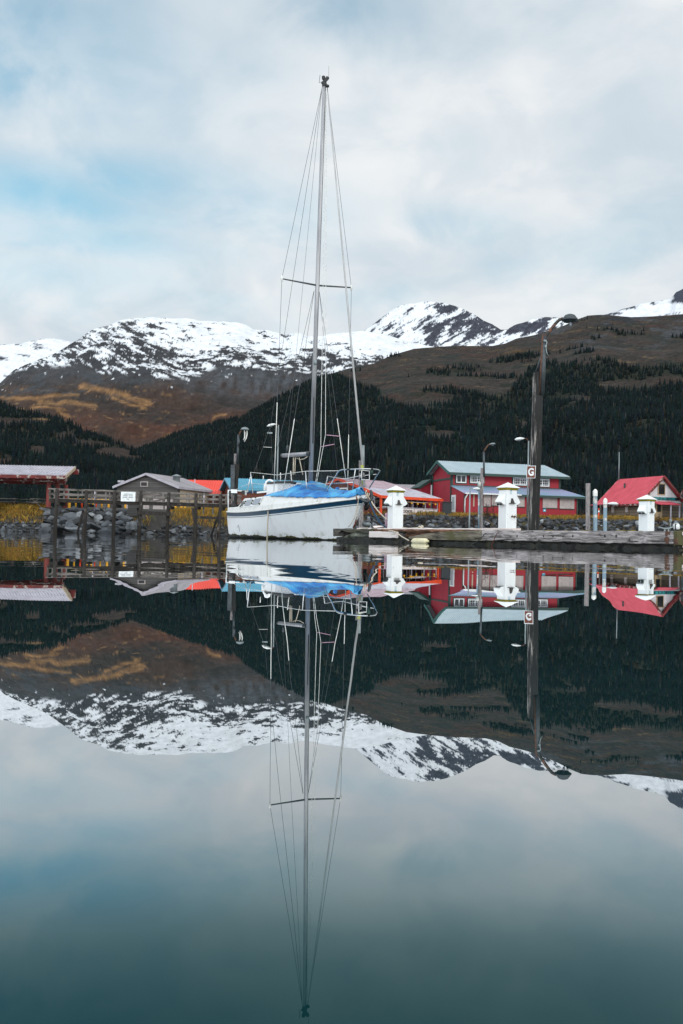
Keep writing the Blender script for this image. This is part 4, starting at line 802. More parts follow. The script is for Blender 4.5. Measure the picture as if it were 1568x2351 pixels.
# ------------------------------------------------------------------ timber pier with its rail
def pier():
    Y0 = 80.0; t = thing('timber_pier', 'old timber pier on dark piles with a grey rail above the rocky bank', 'pier', (-20, 81, 0)); ends = []
    tops = [('a', 750, 440), ('a', 1130, 462), ('a', 1500, 470), ('b', 345, 462), ('b', 705, 495), ('b', 1060, 500), ('b', 1385, 515)]
    for k, (rg, x, y) in enumerate(tops):
        Y = Y0 + k * .6; p = W(rg, x, y, Y); lean = W(rg, x - 22 + (k % 3) * 8, y, Y).x; ends.append(p)
        mb = MB(); mb.tube([(lean, Y, -1.0), ((lean + p.x) / 2 + .02, Y, p.z * .5), (p.x, Y, p.z)], [.16, .15, .135], 12); pl = mb.build('pile', M['pier_wood'], t)
    zr = [p.z for p in ends]; A, Bq = ends[0], ends[-1]
    def at(f, dz, dy=0): 
        p = A.lerp(Bq, f); return Vector((p.x, p.y + dy, (zr[0] + (zr[-1] - zr[0]) * f) + dz))
    for dy in (.25, 1.7):
        for (dz, w_, h_) in ((-.02, .16, .1), (-.42, .06, .17)):
            mb = MB(); mb.bar(at(-.06, dz, dy), at(1.12, dz, dy), w_, h_); mb.build('rail', M['pier_rail'], t)
    mb = MB(); mb.bar(at(-.05, -.95, .25), at(1.12, -.95, .25), .2, .26); mb.bar(at(-.05, -.95, 1.7), at(1.12, -.95, 1.7), .2, .22); mb.build('stringer', M['pier_wood'], t)
    mb = MB()
    for k in range(64): f = -.05 + k / 63 * 1.17; mb.box(at(f, -.79, 1.0), (.25, 1.8, .06), (Bq - A).normalized())
    mb.build('deck', M['pier_rail'], t)
    for k in range(15):
        f = -.05 + k * .083; mb = MB(); mb.bar(at(f, -1.0, .34), at(f, .02, .34), .1, .1, (1, 0, 0)); mb.build('rail_post', M['pier_rail'], t)
        mb = MB(); mb.bar(at(f, -1.0, 1.65), at(f, .02, 1.65), .1, .1, (1, 0, 0)); mb.build('rail_post', M['pier_rail'], t)
    for k in (0, 1, 2, 4, 5, 6):
        p = ends[k]; mb = MB(); mb.box((p.x + .05, p.y + .9, p.z - 1.2), (.22, 2.2, .24)); mb.build('cap_beam', M['pier_wood'], t)
    p, r_ = ends[3], ends[4]; mb = MB(); mb.bar(Vector((p.x - .25, p.y - .25, 1.78)), Vector((r_.x + .25, r_.y - .25, 1.72)), .2, .3); mb.build('cross_beam', M['pier_wood'], t)
    p, r_ = ends[5], ends[6]; mb = MB(); mb.bar(Vector((p.x - .1, p.y + .2, 1.55)), Vector((r_.x + .3, r_.y + .2, 1.5)), .16, .22); mb.build('cross_beam', M['pier_wood'], t)
    for (rg, x0, y0, x1, y1, Y) in (('a', 1090, 720, 1012, 1010, 82), ('a', 1090, 940, 1060, 1060, 80.8), ('b', 300, 690, 330, 1000, 82.5), ('b', 1345, 800, 1262, 1040, 84.5), ('b', 1350, 950, 1310, 1040, 83.5), ('b', 1010, 690, 1045, 900, 83)):
        a, b = W(rg, x0, y0, Y), W(rg, x1, y1, Y); d = (b - a); b = a + d * ((a.z + .4) / max(.01, -d.z)) if d.z < 0 else b
        mb = MB(); mb.tube([a, b], .1, 8); mb.build('brace', M['pier_wood'], t)
    # white braces of the gangway and the crib at its landing
    for (x0, y0, x1, y1) in ((1243, 460, 1236, 730), (1385, 460, 1380, 740)):
        mb = MB(); mb.tube([W('a', x0, y0, 83.5), W('a', x1, y1, 83.5)], .07, 8); mb.build('white_post', M['roof_white'], t)
    for (x0, y0, x1, y1) in ((1165, 500, 1155, 770), (1285, 520, 1278, 780)):
        mb = MB(); mb.tube([W('b', x0, y0, 84.5), W('b', x1, y1, 84.5)], .06, 8); mb.build('white_post', M['roof_white'], t)
    a, b = W('b', 165, 720, 85), W('b', 305, 715, 85); mb = MB(); mb.box((a + b) / 2 + Vector((0, 1, .1)), ((b - a).length, 2, 1.2)); mb.build('landing_crib', M['greyboards'], t)
    for (x0, y0, x1, y1) in ((385, 540, 600, 510), (400, 640, 690, 560), (385, 575, 560, 620)): mb = MB(); mb.bar(W('b', x0, y0, 86), W('b', x1, y1, 86), .06, .16); mb.build('gangway_brace', M['pier_rail'], t)
    # sign
    a, b = W('b', 78, 480, 80.3), W('b', 265, 610, 80.3); s = thing('pier_sign', 'white notice board with faded print fixed to the pier rail', 'sign', tuple((a + b) / 2))
    wd, ht = abs(b.x - a.x), abs(a.z - b.z); c = (a + b) / 2; mb = MB(); mb.box(c, (wd, .04, ht)); mb.build('sign_panel', M['sign_white'], s, bevel=.015)
    rg = np.random.default_rng(4)
    mb = MB()
    for row, (x0, x1) in enumerate(((.24, .78), (.18, .84), (.15, .86), (.42, .58))):
        z = c.z + ht * (.26 - .17 * row); x = x0
        while x < x1:
            w_ = rg.uniform(.012, .03)
            if not (.47 < x < .52 and row < 3): mb.box((c.x + (x - .5) * wd, c.y - .024, z + rg.uniform(-.005, .005)), (w_ * wd, .008, rg.uniform(.05, .085)))
            x += w_ + .012
    mb.build('faded_print', M['sign_grey'], s)
pier()

# ------------------------------------------------------------------ yellow barrier and bollards on the bank
def bollard(rg, x0, x1, y0, y1, Y, label, m='safety'):
    p = W(rg, (x0 + x1) / 2, y0, Y); r = max(.07, mpp(Y) * (x1 - x0) / REG[rg][2] * 1568 / 2732 / 2); z0 = float(ground_z(np.array(p.x), np.array(p.y))) - .1
    t = thing('bollard', label, 'bollard', (p.x, p.y, z0), 0, 'yellow bollards on the bank'); h = p.z - z0
    mb = MB(); mb.lathe((0, 0, 0), [(r, 0), (r, h - r * .5), (r * .8, h - r * .1), (0, h)], 12); mb.build('post', M[m], t, False)
    mb = MB(); mb.lathe((0, 0, 0), [(r * 1.35, 0), (r * 1.35, .14), (r, .15)], 12); mb.build('base_collar', M['concrete'], t, False)
for (rg, x0, x1, y0, y1, lb) in (('a', 886, 926, 562, 690, 'stout yellow bollard at the end of the orange barrier nearest the pavilion'), ('a', 1204, 1234, 570, 690, 'yellow bollard standing behind the second gangway post of the pier'), ('a', 1406, 1436, 575, 690, 'yellow bollard behind the orange barrier closest to the notice board'),
                                 ('b', 122, 150, 640, 705, 'yellow bollard seen just below the white notice board'), ('b', 778, 804, 655, 708, 'short yellow bollard on the grass, first of three'), ('b', 855, 886, 625, 712, 'tallest of three yellow bollards on the grass by the shed corner'), ('b', 902, 930, 655, 700, 'short yellow bollard on the grass, last of three towards the boat')):
    bollard(rg, x0, x1, y0, y1, 98.5, lb)
t = thing('orange_barrier', 'low orange pipe barrier on the bank behind the pier rail', 'barrier', tuple(W('a', 1150, 690, 99)))
for (x0, y0, x1, y1) in ((930, 572, 1440, 590), (930, 600, 1440, 612)): mb = MB(); mb.tube([W('a', x0, y0, 99), W('a', x1, y1, 99)], .06, 8); mb.build('rail', M['safety'], t)
for x in (990, 1070, 1160, 1255, 1330): mb = MB(); mb.tube([W('a', x, 575, 99), W('a', x, 690, 99)], .09, 8); mb.build('post', M['orange'] if x in (1070, 1255) else M['safety'], t)

# ------------------------------------------------------------------ lamps and piles
M['arm'] = mat('dark_lamp_arm', (.05, .04, .035), (.03, .025, .022), 4, rough=.6, c3=(.22, .1, .05), scale3=5, lo3=.55, hi3=.65)
def lamp_thing(name, label, cat, base, group=None): return thing(name, label, cat, tuple(base), 0, group)
def cobra_head(parent, tip, d, ln, m='white', lens=True):
    d = Vector(d).normalized(); mb = MB(); side = Vector((0, 0, 1)).cross(d).normalized(); rows = []
    for f, r, zz in ((0, .03, 0), (.15, .09, .01), (.45, .15, .02), (.8, .14, .01), (1, .03, -.02)):
        c = tip + d * ln * f; rows.append([c + side * r * math.cos(a) * ln / .6 + Vector((0, 0, zz + .62 * r * math.sin(a) * ln / .6)) for a in [2 * math.pi * k / 10 for k in range(10)]])
    mb.grid(rows, True, True); h = mb.build('lamp_head', M[m], parent)
    if lens: mb = MB(); mb.lathe(tip + d * ln * .55 + Vector((0, 0, -.09 * ln / .6)), [(.1 * ln / .6, 0), (.08 * ln / .6, -.04), (0, -.06)], 10); mb.build('lens', M['perspex'], h)
def pile_lamp():
    Y = 32.0; base = W('i', 212, 2330, Y); base.z = 0
    t = lamp_thing('dock_lamp', 'tall weathered timber pile with a bracketed steel street lamp on top', 'street lamp', base)
    r = mpp(Y) * 58 / 2.556 * 1568 / 2732
    mb = MB(); rows = []; rg = np.random.default_rng(8); n = 20; ph = rg.uniform(.93, 1.06, n)
    for (y, x, rr) in ((2420, 209, 1.02), (2290, 212, 1.0), (1900, 224, .98), (1500, 237, .97), (1150, 248, .95), (905, 255, .93)):
        c = W('i', x, y, Y)
        if y == 2420: c.z = -1.0
        rows.append([c + Vector((math.cos(2 * math.pi * k / n), math.sin(2 * math.pi * k / n), 0)) * r * rr * ph[k] for k in range(n)])
    top = W('i', 255, 905, Y); rows.append([top + (p - top) * .02 for p in rows[-1]])
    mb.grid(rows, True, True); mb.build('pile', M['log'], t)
    a, b = W('i', 205, 690, Y), W('i', 277, 905, Y); mb = MB(); rows = []
    for (y, k2) in ((930, 0), (800, 0), (690, 0), (672, .0)):
        x0, x1 = W('i', 202 + (930 - y) * .02, y, Y).x, W('i', 277, y, Y).x; z = W('i', 205, y, Y).z
        rows.append([Vector((x0 + (x1 - x0) * f, Y + dy, z + (0.05 * math.sin(f * 9) if y < 700 else 0))) for (f, dy) in ((0, -.02), (.3, -.14), (.8, -.16), (1, -.02), (.9, .13), (.3, .14))])
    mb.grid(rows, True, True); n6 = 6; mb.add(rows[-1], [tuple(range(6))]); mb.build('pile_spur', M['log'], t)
    ps, pe = W('i', 299, 895, Y - .05), W('i', 326, 300, Y - .05); mb = MB(); mb.tube([ps, pe], .085, 14); mb.build('steel_pole', M['steel_dark'], t)
    mb = MB(); mb.tube([W('i', 272, 880, Y - .1), W('i', 312, 275, Y - .1)], .03, 8); mb.build('conduit', M['rust_steel'], t)
    mb = MB(); mb.tube([W('i', 240, 672, Y + .1), W('i', 292, 505, Y)], .035, 8); mb.build('brace', M['steel_dark'], t)
    arm = [W('i', x, y, Y - .05) for x, y in ((330, 305), (355, 275), (400, 215), (440, 165), (475, 130), (515, 112))]; mb = MB(); mb.tube(arm, .05, 10); mb.tube([W('i', 326, 330, Y - .05), W('i', 345, 285, Y - .05)], .065, 8); mb.build('lamp_arm', M['arm'], t)
    c = W('i', 587, 118, Y - .05)
    mb = MB(); mb.lathe(c, [(0, .16), (.08, .155), (.16, .12), (.22, .04), (.265, -.02), (.265, -.045), (.21, -.05), (.19, -.10), (.0, -.11)], 24); h = mb.build('lamp_head', M['steel_dark'], t)
    mb = MB(); mb.lathe(c + Vector((.02, 0, -.105)), [(.045, 0), (.045, -.07), (.035, -.12), (0, -.14)], 12); mb.build('bulb', M['perspex'], h)
    mb = MB(); mb.lathe(W('i', 340, 400, Y - .15), [(0, .05), (.035, .03), (.035, -.03), (0, -.05)], 8); mb.tube([W('i', x, y, Y - .15) for x, y in ((340, 330), (352, 355), (340, 400), (348, 455), (365, 492))], .016, 6); mb.tube([W('i', 318, 335, Y - .12), W('i', 345, 350, Y - .12)], .04, 6); mb.build('loose_cable', M['steel'], t)
    # sign
    c = W('i', 190, 1682, Y - .30); s = thing('dock_letter_sign', 'small brown square sign with a white letter G on the lamp pile', 'sign', tuple(c)); sz = mpp(Y) * 90 / 2.556 * 1568 / 2732
    ax = Vector((.985, -.17, 0)); upv = Vector((.035, 0, 1)).normalized(); nz = ax.cross(upv); h = sz * 1.42
    mb = MB(); mb.box(c, (sz, .012, h), ax, nz, upv); p0 = mb.build('sign_plate', M['sign_white'], s, bevel=.004); mb = MB(); mb.box(c + nz * .008, (sz * .88, .008, h * .915), ax, nz, upv); mb.build('sign_face', M['sign_brown'], s)
    text('G', h * .80, M['sign_white'], s, c + nz * .0135 + upv * (-.01), ax, upv, .002, .012, sx=.8)
    mb = MB(); [mb.lathe(c + nz * .014 + upv * (h * .40 * k), [(.014, 0), (.014, .006), (0, .007)], 8, nz) for k in (-1, 1)]; mb.build('bolt', M['steel'], s)
pile_lamp()
def stern_lamp():
    Y = 75.0; t = lamp_thing('pile_lamp', 'timber pile lamp with a white shade and dangling wires beyond the sailboat stern', 'street lamp', (W('k', 245, 2000, Y).x, Y, 0))
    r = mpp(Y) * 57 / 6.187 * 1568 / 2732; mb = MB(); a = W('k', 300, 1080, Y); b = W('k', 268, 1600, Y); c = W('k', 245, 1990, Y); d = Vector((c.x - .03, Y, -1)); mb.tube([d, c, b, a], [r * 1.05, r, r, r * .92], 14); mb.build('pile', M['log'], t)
    a, b = W('k', 262, 835, Y), W('k', 262, 1100, Y); mb = MB(); mb.tube([b, a], [.16, .12], 9); mb.build('pile_spur', M['log_grey'], t)
    mb = MB(); mb.tube([W('k', 310, 1085, Y - .2), W('k', 330, 365, Y - .2)], .078, 10); mb.build('steel_pole', M['steel_dark'], t)
    mb = MB(); mb.tube([W('k', 340, 385, Y), W('k', 375, 310, Y), W('k', 415, 240, Y)], .06, 8); mb.build('lamp_arm', M['rust_steel'], t)
    c = W('k', 490, 245, Y); k_ = mpp(Y) / 6.187 * 1568 / 2732; mb = MB(); mb.lathe(c, [(0, 72 * k_), (30 * k_, 68 * k_), (80 * k_, 48 * k_), (103 * k_, 8 * k_), (103 * k_, 0), (0, .02)], 18); mb.build('lamp_shade', M['steel'], t)
    mb = MB(); mb.tube([W('k', x, y, Y) for x, y in ((475, 250), (490, 310), (488, 370), (485, 440), (455, 500))], .05, 6); mb.tube([W('k', x, y, Y) for x, y in ((540, 250), (545, 350), (525, 450), (475, 540))], .045, 6); mb.build('dangling_wire', M['wire_white'], t)
    mb = MB(); mb.tube([W('k', 335, 430, Y - .35), W('k', 340, 540, Y - .35), W('k', 322, 660, Y - .35)], [.06, .09, .05], 6); mb.box(W('k', 190, 1475, Y - .2), (.3, .3, 2.2)); mb.build('junction_box', M['steel_dark'], t)
stern_lamp()
def thin_lamp(label, pts, head, hd, Y, r, zb, cat='street lamp', m='steel', hl=.75, armm='rust_steel'):
    top, bot = W(*pts[0], Y), W(*pts[1], Y); t = lamp_thing('street_lamp', label, cat, (bot.x, Y, zb)); d = (top - bot); b = bot + d * ((zb - bot.z) / d.z)
    mb = MB(); mb.tube([b, top], [r, r * .8], 10); mb.build('pole', M[m], t)
    hp = W(*head, Y); d = Vector(hd); mid = (top + hp) / 2 + Vector((0, 0, .25 * abs(hp.x - top.x))); mb = MB(); mb.tube([top - Vector((0, 0, .1)), top.lerp(mid, .6) , mid, hp], r * .5, 8); mb.build('lamp_arm', M[armm], t)
    if hl: cobra_head(t, hp, d, hl)
    return t
thin_lamp('thin grey street lamp rising behind the boat rigging', (('k', 1322, 130), ('k', 1290, 1540)), ('k', 1262, 105), (-1, -.2, -.25), 100, .085, 2.4, hl=.95)
thin_lamp('thin pale street lamp seen just beside the letter sign pile', (('i', 165, 1365), ('i', 152, 2060)), ('i', 122, 1340), (-1, -.1, -.12), 114, .1, 2.8, hl=1.15)
thin_lamp('short grey dock lamp in front of the red building gutter', (('f', 745, 540), ('f', 728, 1265)), ('f', 785, 558), (1, -.1, 0), 88, .075, -.5, armm='steel', hl=1.0)
thin_lamp('short dock lamp mostly hidden by a capped steel pile', (('h', 192, 850), ('h', 192, 1300)), ('h', 222, 868), (1, -.1, 0), 88, .06, -.5, armm='steel', hl=.95)
# leaning timber pole lamp before the red building
def pole_lamp():
    Y = 75.0; t = lamp_thing('pole_lamp', 'split timber pole carrying a bent rusty lamp arm before the red building', 'street lamp', (W('f', 915, 1270, Y).x, Y, 0))
    r = mpp(Y) * 34 / 4.126 * 1568 / 2732; mb = MB(); a, b, c = W('f', 945, 215, Y), W('f', 930, 700, Y), W('f', 918, 1270, Y); mb.tube([Vector((c.x, Y, -1)), c, b, a], [r * 1.05, r, r * .97, r * .8], 14); mb.build('pole', M['log_grey'], t)
    mb = MB(); mb.tube([W('f', 975, 360, Y - .1), W('u', 66, 1240, Y - .1)], .075, 10); mb.build('steel_pipe', M['steel_dark'], t)
    mb = MB(); mb.tube([W('u', x, y, Y - .1) for x, y in ((66, 1240), (80, 1215), (98, 1190), (120, 1178))], .06, 8); mb.build('lamp_arm', M['rust_steel'], t)
    cobra_head(t, W('u', 105, 1184, Y - .1), (1, 0, .15), .5, 'steel')
    mb = MB(); mb.tube([W('f', 888, 600, Y - .2), W('f', 885, 1265, Y - .2)], .06, 8); mb.lathe(W('f', 895, 490, Y - .3), [(0, .25), (.14, .18), (.14, -.18), (0, -.25)], 8); mb.build('conduit', M['steel_blue'], t)
pole_lamp()
def pile(label, rg, x, y0, y1, wpx, Y, kindm, cone=False, name='mooring_pile', lean=0):
    top, bot = W(rg, x, y0, Y), W(rg, x - lean, y1, Y); r = mpp(Y) * wpx / REG[rg][2] * 1568 / 2732 / 2
    t = thing(name, label, 'pile', (bot.x, Y, 0)); ch = r * 1.7 if cone else 0; mb = MB()
    mb.tube([Vector((bot.x, Y, -1)), Vector((bot.x, Y, .3)), Vector((top.x, Y, top.z - ch))], [r, r, r * .98], 16); mb.build('shaft', M[kindm], t)
    if cone: mb = MB(); mb.lathe((top.x, Y, top.z - ch), [(r * 1.1, -.25), (r * 1.1, r * .75), (r * .4, r * 1.55), (0, r * 1.7)], 16); mb.build('cone_cap', M['gel_dirty'], t)
    return t
pile('bare grey timber pile standing left of the capped steel piles', 'g', 1287, 468, 1270, 75, 68, 'log_grey')
pile('taller blue-grey steel pile with a white cone cap', 'g', 1407, 560, 1270, 72, 68, 'steel_blue', True, 'steel_pile')
pile('shorter blue-grey steel pile with a white cone cap before the cabin', 'h', 184, 765, 1365, 68, 76, 'steel_blue', True, 'steel_pile', 4)
t = pile('timber pile with a steel pipe standing directly behind the boat bow', 'l', 1002, 10, 1330, 92, 62, 'log_grey')
mb = MB(); mb.tube([W('l', 1035, 200, 61.7), W('j', 1148, 2010, 61.7)], .12, 10); mb.build('steel_pipe', M['steel'], t)
t = thing('utility_pole', 'distant pale utility pole with a short crossarm beyond the grey shed', 'utility pole', tuple(W('b', 76, 700, 150))); mb = MB(); mb.tube([W('b', 76, 700, 150), W('b', 74, 330, 150)], .1, 8); mb.build('pole', M['steel'], t); mb = MB(); mb.bar(W('b', 36, 345, 150), W('b', 120, 345, 150), .15, .3); mb.build('crossarm', M['roof_white'], t)
# small things on the bank
def gz(X, Y): return float(ground_z(np.array(X), np.array(Y)))
p = W('e', 1505, 1040, 113); t = thing('garbage_bin', 'dark garbage bin on the grass against the red gable', 'bin', (p.x, p.y, gz(p.x, p.y))); z = gz(p.x, p.y)
mb = MB(); mb.box((p.x, p.y, z + .7), (1.0, .8, 1.5)); mb.build('body', M['bin'], t, bevel=.05); mb = MB(); mb.box((p.x, p.y - .02, z + 1.5), (1.1, .9, .12)); mb.build('lid', M['black'], t, bevel=.03)
p = W('h', 65, 1160, 113); t = thing('marker_post', 'small orange-red marker post in the grass beside the log cabin', 'marker', (p.x, p.y, gz(p.x, p.y))); mb = MB(); mb.lathe((p.x, p.y, gz(p.x, p.y)), [(.16, 0), (.16, .06), (.09, .1), (.05, 1.2), (0, 1.22)], 10); mb.build('post', M['orange'], t); mb = MB(); mb.lathe((p.x, p.y, gz(p.x, p.y) + .75), [(.085, 0), (.08, .2)], 10); mb.build('band', M['sign_white'], t)
p = W('h', 1450, 1215, 111.5); z = gz(p.x, p.y); t = thing('white_tank', 'small round white tank on the grass before the boathouse', 'tank', (p.x, p.y, z)); mb = MB(); mb.lathe((p.x, p.y, z), [(.3, 0), (.4, .15), (.4, .5), (.25, .68), (0, .72)], 14); mb.build('body', M['white'], t); mb = MB(); mb.lathe((p.x, p.y, z + .7), [(.1, 0), (.1, .1), (0, .1)], 10); mb.build('cap', M['steel'], t)
p = W('h', 1345, 1190, 111.5); z = gz(p.x, p.y); t = thing('standpipe', 'pale standpipe on the grass in front of the cabin porch', 'standpipe', (p.x, p.y, z)); mb = MB(); mb.tube([(p.x, p.y, z), (p.x, p.y, z + 1.1)], .08, 8); mb.build('pipe', M['steel'], t); mb = MB(); mb.box((p.x, p.y, z + 1.2), (.3, .25, .3)); mb.build('meter_box', M['steel'], t, bevel=.02)
p = W('h', 1490, 1180, 111); z = gz(p.x, p.y); t = thing('garden_chair', 'dark garden chair beside the white tank', 'chair', (p.x, p.y, z), .5)
mb = MB(); mb.box((0, 0, .42), (.5, .5, .05)); mb.build('seat', M['bin'], t, False); mb = MB(); mb.box((0, .26, .75), (.5, .05, .65)); mb.build('backrest', M['bin'], t, False)
for a in (-1, 1):
    for b in (-1, 1): mb = MB(); mb.box((a * .22, b * .22, .2), (.05, .05, .4)); mb.build('leg', M['bin'], t, False)

# ------------------------------------------------------------------ boulders, rubble, grass, shrubs
def boulder_mat():
    m, nt, b = new_mat('boulder_rock'); N, L = nt.nodes, nt.links; b.inputs['Roughness'].default_value = .85
    oi = N.new('ShaderNodeObjectInfo'); g = N.new('ShaderNodeNewGeometry'); no = N.new('ShaderNodeTexNoise'); no.inputs['Scale'].default_value = 2.5; no.inputs['Detail'].default_value = 8; L.new(g.outputs['Position'], no.inputs['Vector'])
    r = N.new('ShaderNodeValToRGB'); e = r.color_ramp.elements; e[0].position = 0; e[0].color = (.015, .016, .018, 1); e[1].position = 1; e[1].color = (.20, .21, .22, 1); k = e.new(.55); k.color = (.05, .057, .066, 1); k = e.new(.9); k.color = (.12, .13, .142, 1); L.new(oi.outputs['Random'], r.inputs[0])
    mr = N.new('ShaderNodeMapRange'); mr.inputs[1].default_value = .3; mr.inputs[2].default_value = .7; mr.inputs[3].default_value = .55; mr.inputs[4].default_value = 1.4; L.new(no.outputs[0], mr.inputs[0])
    cb = N.new('ShaderNodeCombineXYZ'); [L.new(mr.outputs[0], cb.inputs[i]) for i in range(3)]; mx = N.new('ShaderNodeMixRGB'); mx.blend_type = 'MULTIPLY'; mx.inputs[0].default_value = 1; L.new(r.outputs[0], mx.inputs[1]); L.new(cb.outputs[0], mx.inputs[2]); L.new(mx.outputs[0], b.inputs['Base Color'])
    bp = N.new('ShaderNodeBump'); bp.inputs['Distance'].default_value = .05; L.new(no.outputs[0], bp.inputs['Height']); L.new(bp.outputs[0], b.inputs['Normal']); return m
M['rock'] = boulder_mat()
def rock_shape(seed, sub=3):
    bm = bmesh.new(); bmesh.ops.create_icosphere(bm, subdivisions=sub, radius=1); rg = np.random.default_rng(seed)
    V = np.array([v.co[:] for v in bm.verts]); Fc = np.array([[v.index for v in f.verts] for f in bm.faces]); bm.free()
    for _ in range(11):
        n = rg.normal(size=3); n /= np.linalg.norm(n); d = rg.uniform(.38, .82); s = V @ n; V = V - np.maximum(s - d, 0)[:, None] * n
    V = V * rg.uniform(.75, 1.15, 3) * np.array((1.25, 1.0, .8)); V += rg.normal(0, .012, V.shape); return V, Fc
ROCKS = []
for k in range(9):
    V, Fc = rock_shape(100 + k); me = bpy.data.meshes.new('boulder'); me.from_pydata(V.tolist(), [], Fc.tolist()); me.materials.append(M['rock']); ROCKS.append(me)
def put_boulder(x, y, z, s, label, group, rg):
    o = bpy.data.objects.new('boulder', ROCKS[rg.integers(0, len(ROCKS))]); C.objects.link(o); o.location = (x, y, z); o.scale = (s, s * rg.uniform(.8, 1.1), s * rg.uniform(.75, 1.05)); o.rotation_euler = (rg.uniform(-.3, .3), rg.uniform(-.35, .35), rg.uniform(0, 6.28)); tag(o, label, 'boulder', group)
rg = np.random.default_rng(21); nb = 0; placed = []
def bank_point(px, zt):                  # on the bank face at height zt, along the column px
    for Y in np.arange(84, 122, .15):
        X = (px - 784) / F * Y
        if gz(X, Y) >= zt: return X, Y
    return X, Y
LB, GB = 'grey angular boulder in the riprap bank below the timber pier', 'boulders in the riprap below the pier'
for zt in np.arange(.1, 2.2, .38):       # big boulders at the pier
    px = 100 + (2.2 - zt) * 2 + rg.uniform(0, 10)
    while px < 318 - abs(zt - 1) * 5:
        s = rg.uniform(.38, .85) * (1.12 - .12 * zt); X, Y = bank_point(px, zt); put_boulder(X, Y - .1, zt + .1, s, LB, GB, rg); nb += 1; px += s * 1.55 / mpp(Y)
LB2, GB2 = 'small grey boulder at the foot of the grassy bank', 'boulders at the foot of the grassy bank'
for (a, b, zmax) in ((-40, 108, .9), (318, 540, .5), (395, 440, .9)):
    for zt in np.arange(.05, zmax, .24):
        px = a + rg.uniform(0, 12)
        while px < b:
            s = rg.uniform(.14, .42) * (1 - .3 * zt); X, Y = bank_point(px, zt); put_boulder(X, Y - .1, zt + .04, s, LB2, GB2, rg); nb += 1; px += s * 2.1 / mpp(Y) + rg.uniform(0, 5)
nl = nb
LB3, GB3 = 'grey riprap boulder on the bank below the restaurant, red building and cabin', 'boulders in the riprap bank below the buildings'
for zt in np.arange(.75, 2.7, .40):
    px = 838 + rg.uniform(0, 10)
    while px < 1600 and nb < 300:
        if zt < 1.0 and px > 1200: break
        s = rg.uniform(.28, .6); X, Y = bank_point(px, zt); put_boulder(X, Y - .1, zt + .08, s, LB3, GB3, rg); nb += 1; px += s * 2.35 / mpp(Y) + rg.uniform(0, 6)
print('boulders', nl, nb)
V0, F0 = rock_shape(55, 2); n = 5200; Xr = RNG.uniform(-42, 55, n); tr = RNG.uniform(-.6, 4.4, n) ; Yr = shore_y(Xr) + tr; Zr = ground_z(Xr, Yr); ok = (Zr > -.25) & (Zr < np.where(Xr > -3, 2.85, np.where((Xr < -19.5), np.where(Xr > -27, 2.2, 1.0), .8))); Xr, Yr, Zr = Xr[ok], Yr[ok], Zr[ok]; n = len(Xr)
S = RNG.uniform(.08, .34, n) * np.where(Xr > -3, 1.15, .8); ro = RNG.uniform(0, 6.28, n); cs, sn = np.cos(ro)[:, None], np.sin(ro)[:, None]; tl = RNG.normal(0, .35, n)[:, None]
x, y, z = V0[None, :, 0], V0[None, :, 1], V0[None, :, 2]; z2 = z + tl * x
Vr = np.stack([Xr[:, None] + S[:, None] * (x * cs - y * sn), Yr[:, None] + S[:, None] * (x * sn + y * cs), Zr[:, None] + S[:, None] * (z2 + .15)], -1)
M['rubble'] = attr_mat('rubble_rock', 'cover', .9, 3, .4)
cr = np.repeat(np.array((.08, .086, .094))[None, None] * (RNG.uniform(.25, 1.0, n) ** 1.3 * np.where(RNG.random(n) < .06, 2.2, 1))[:, None, None], len(V0), 1)
o = mesh_np('rock_rubble', Vr.reshape(-1, 3), (F0[None] + (np.arange(n) * len(V0))[:, None, None]).reshape(-1, 3), M['rubble'], {'cover': cr.reshape(-1, 3)}, False); kind(o, 'stuff'); o['label'] = 'small grey rubble filling the bank between the boulders'; o['category'] = 'rubble'
# grass
def grass(name, label, n, maskf, hmin, hmax, cols, xr=(-42, 55), tr=(0, 12)):
    X = RNG.uniform(*xr, n); Y = shore_y(X) + RNG.uniform(*tr, n); Z = ground_z(X, Y); px, py = project(X, Y, Z); k = maskf(px, py, X, Y, Z) > RNG.random(n); X, Y, Z = X[k], Y[k], Z[k]; n = len(X)
    H = RNG.uniform(hmin, hmax, n) * (1 + .5 * fbm(X / 1.5, Y / 1.5, 3, 701)); a = RNG.uniform(0, 6.28, n); w_ = RNG.uniform(.009, .022, n); lx, ly = RNG.normal(0, .3, n) * H, RNG.normal(-.1, .3, n) * H
    ca, sa = np.cos(a) * w_, np.sin(a) * w_
    V = np.stack([np.stack([X - ca, Y - sa, Z - .05], -1), np.stack([X + ca, Y + sa, Z - .05], -1), np.stack([X + lx * .4 + ca * .7, Y + ly * .4 + sa * .7, Z + H * .6], -1), np.stack([X + lx, Y + ly, Z + H * .9], -1)], 1)
    f = np.arange(n)[:, None] * 4; Fq = np.concatenate([f + np.array([[0, 1, 2]]), f + np.array([[0, 2, 3]])], 0)
    t = np.clip(.5 + .8 * fbm(X / 2.2, Y / 2.2, 4, 711) + RNG.normal(0, .18, n), 0, .999) * (len(cols) - 1); i = t.astype(int); fr = (t - i)[:, None]; cc = np.array(cols); col = cc[i] * (1 - fr) + cc[i + 1] * fr
    o = mesh_np(name, V.reshape(-1, 3), Fq, M['grass'], {'cover': np.repeat(col[:, None], 4, 1).reshape(-1, 3)}, False); kind(o, 'stuff'); o['label'] = label; o['category'] = 'grass'
M['grass'] = attr_mat('dry_grass', 'cover', .85, 1.0, .2)
GC = ((.04, .042, .01), (.19, .11, .024), (.34, .21, .04), (.10, .085, .015), (.38, .17, .025), (.10, .055, .02))
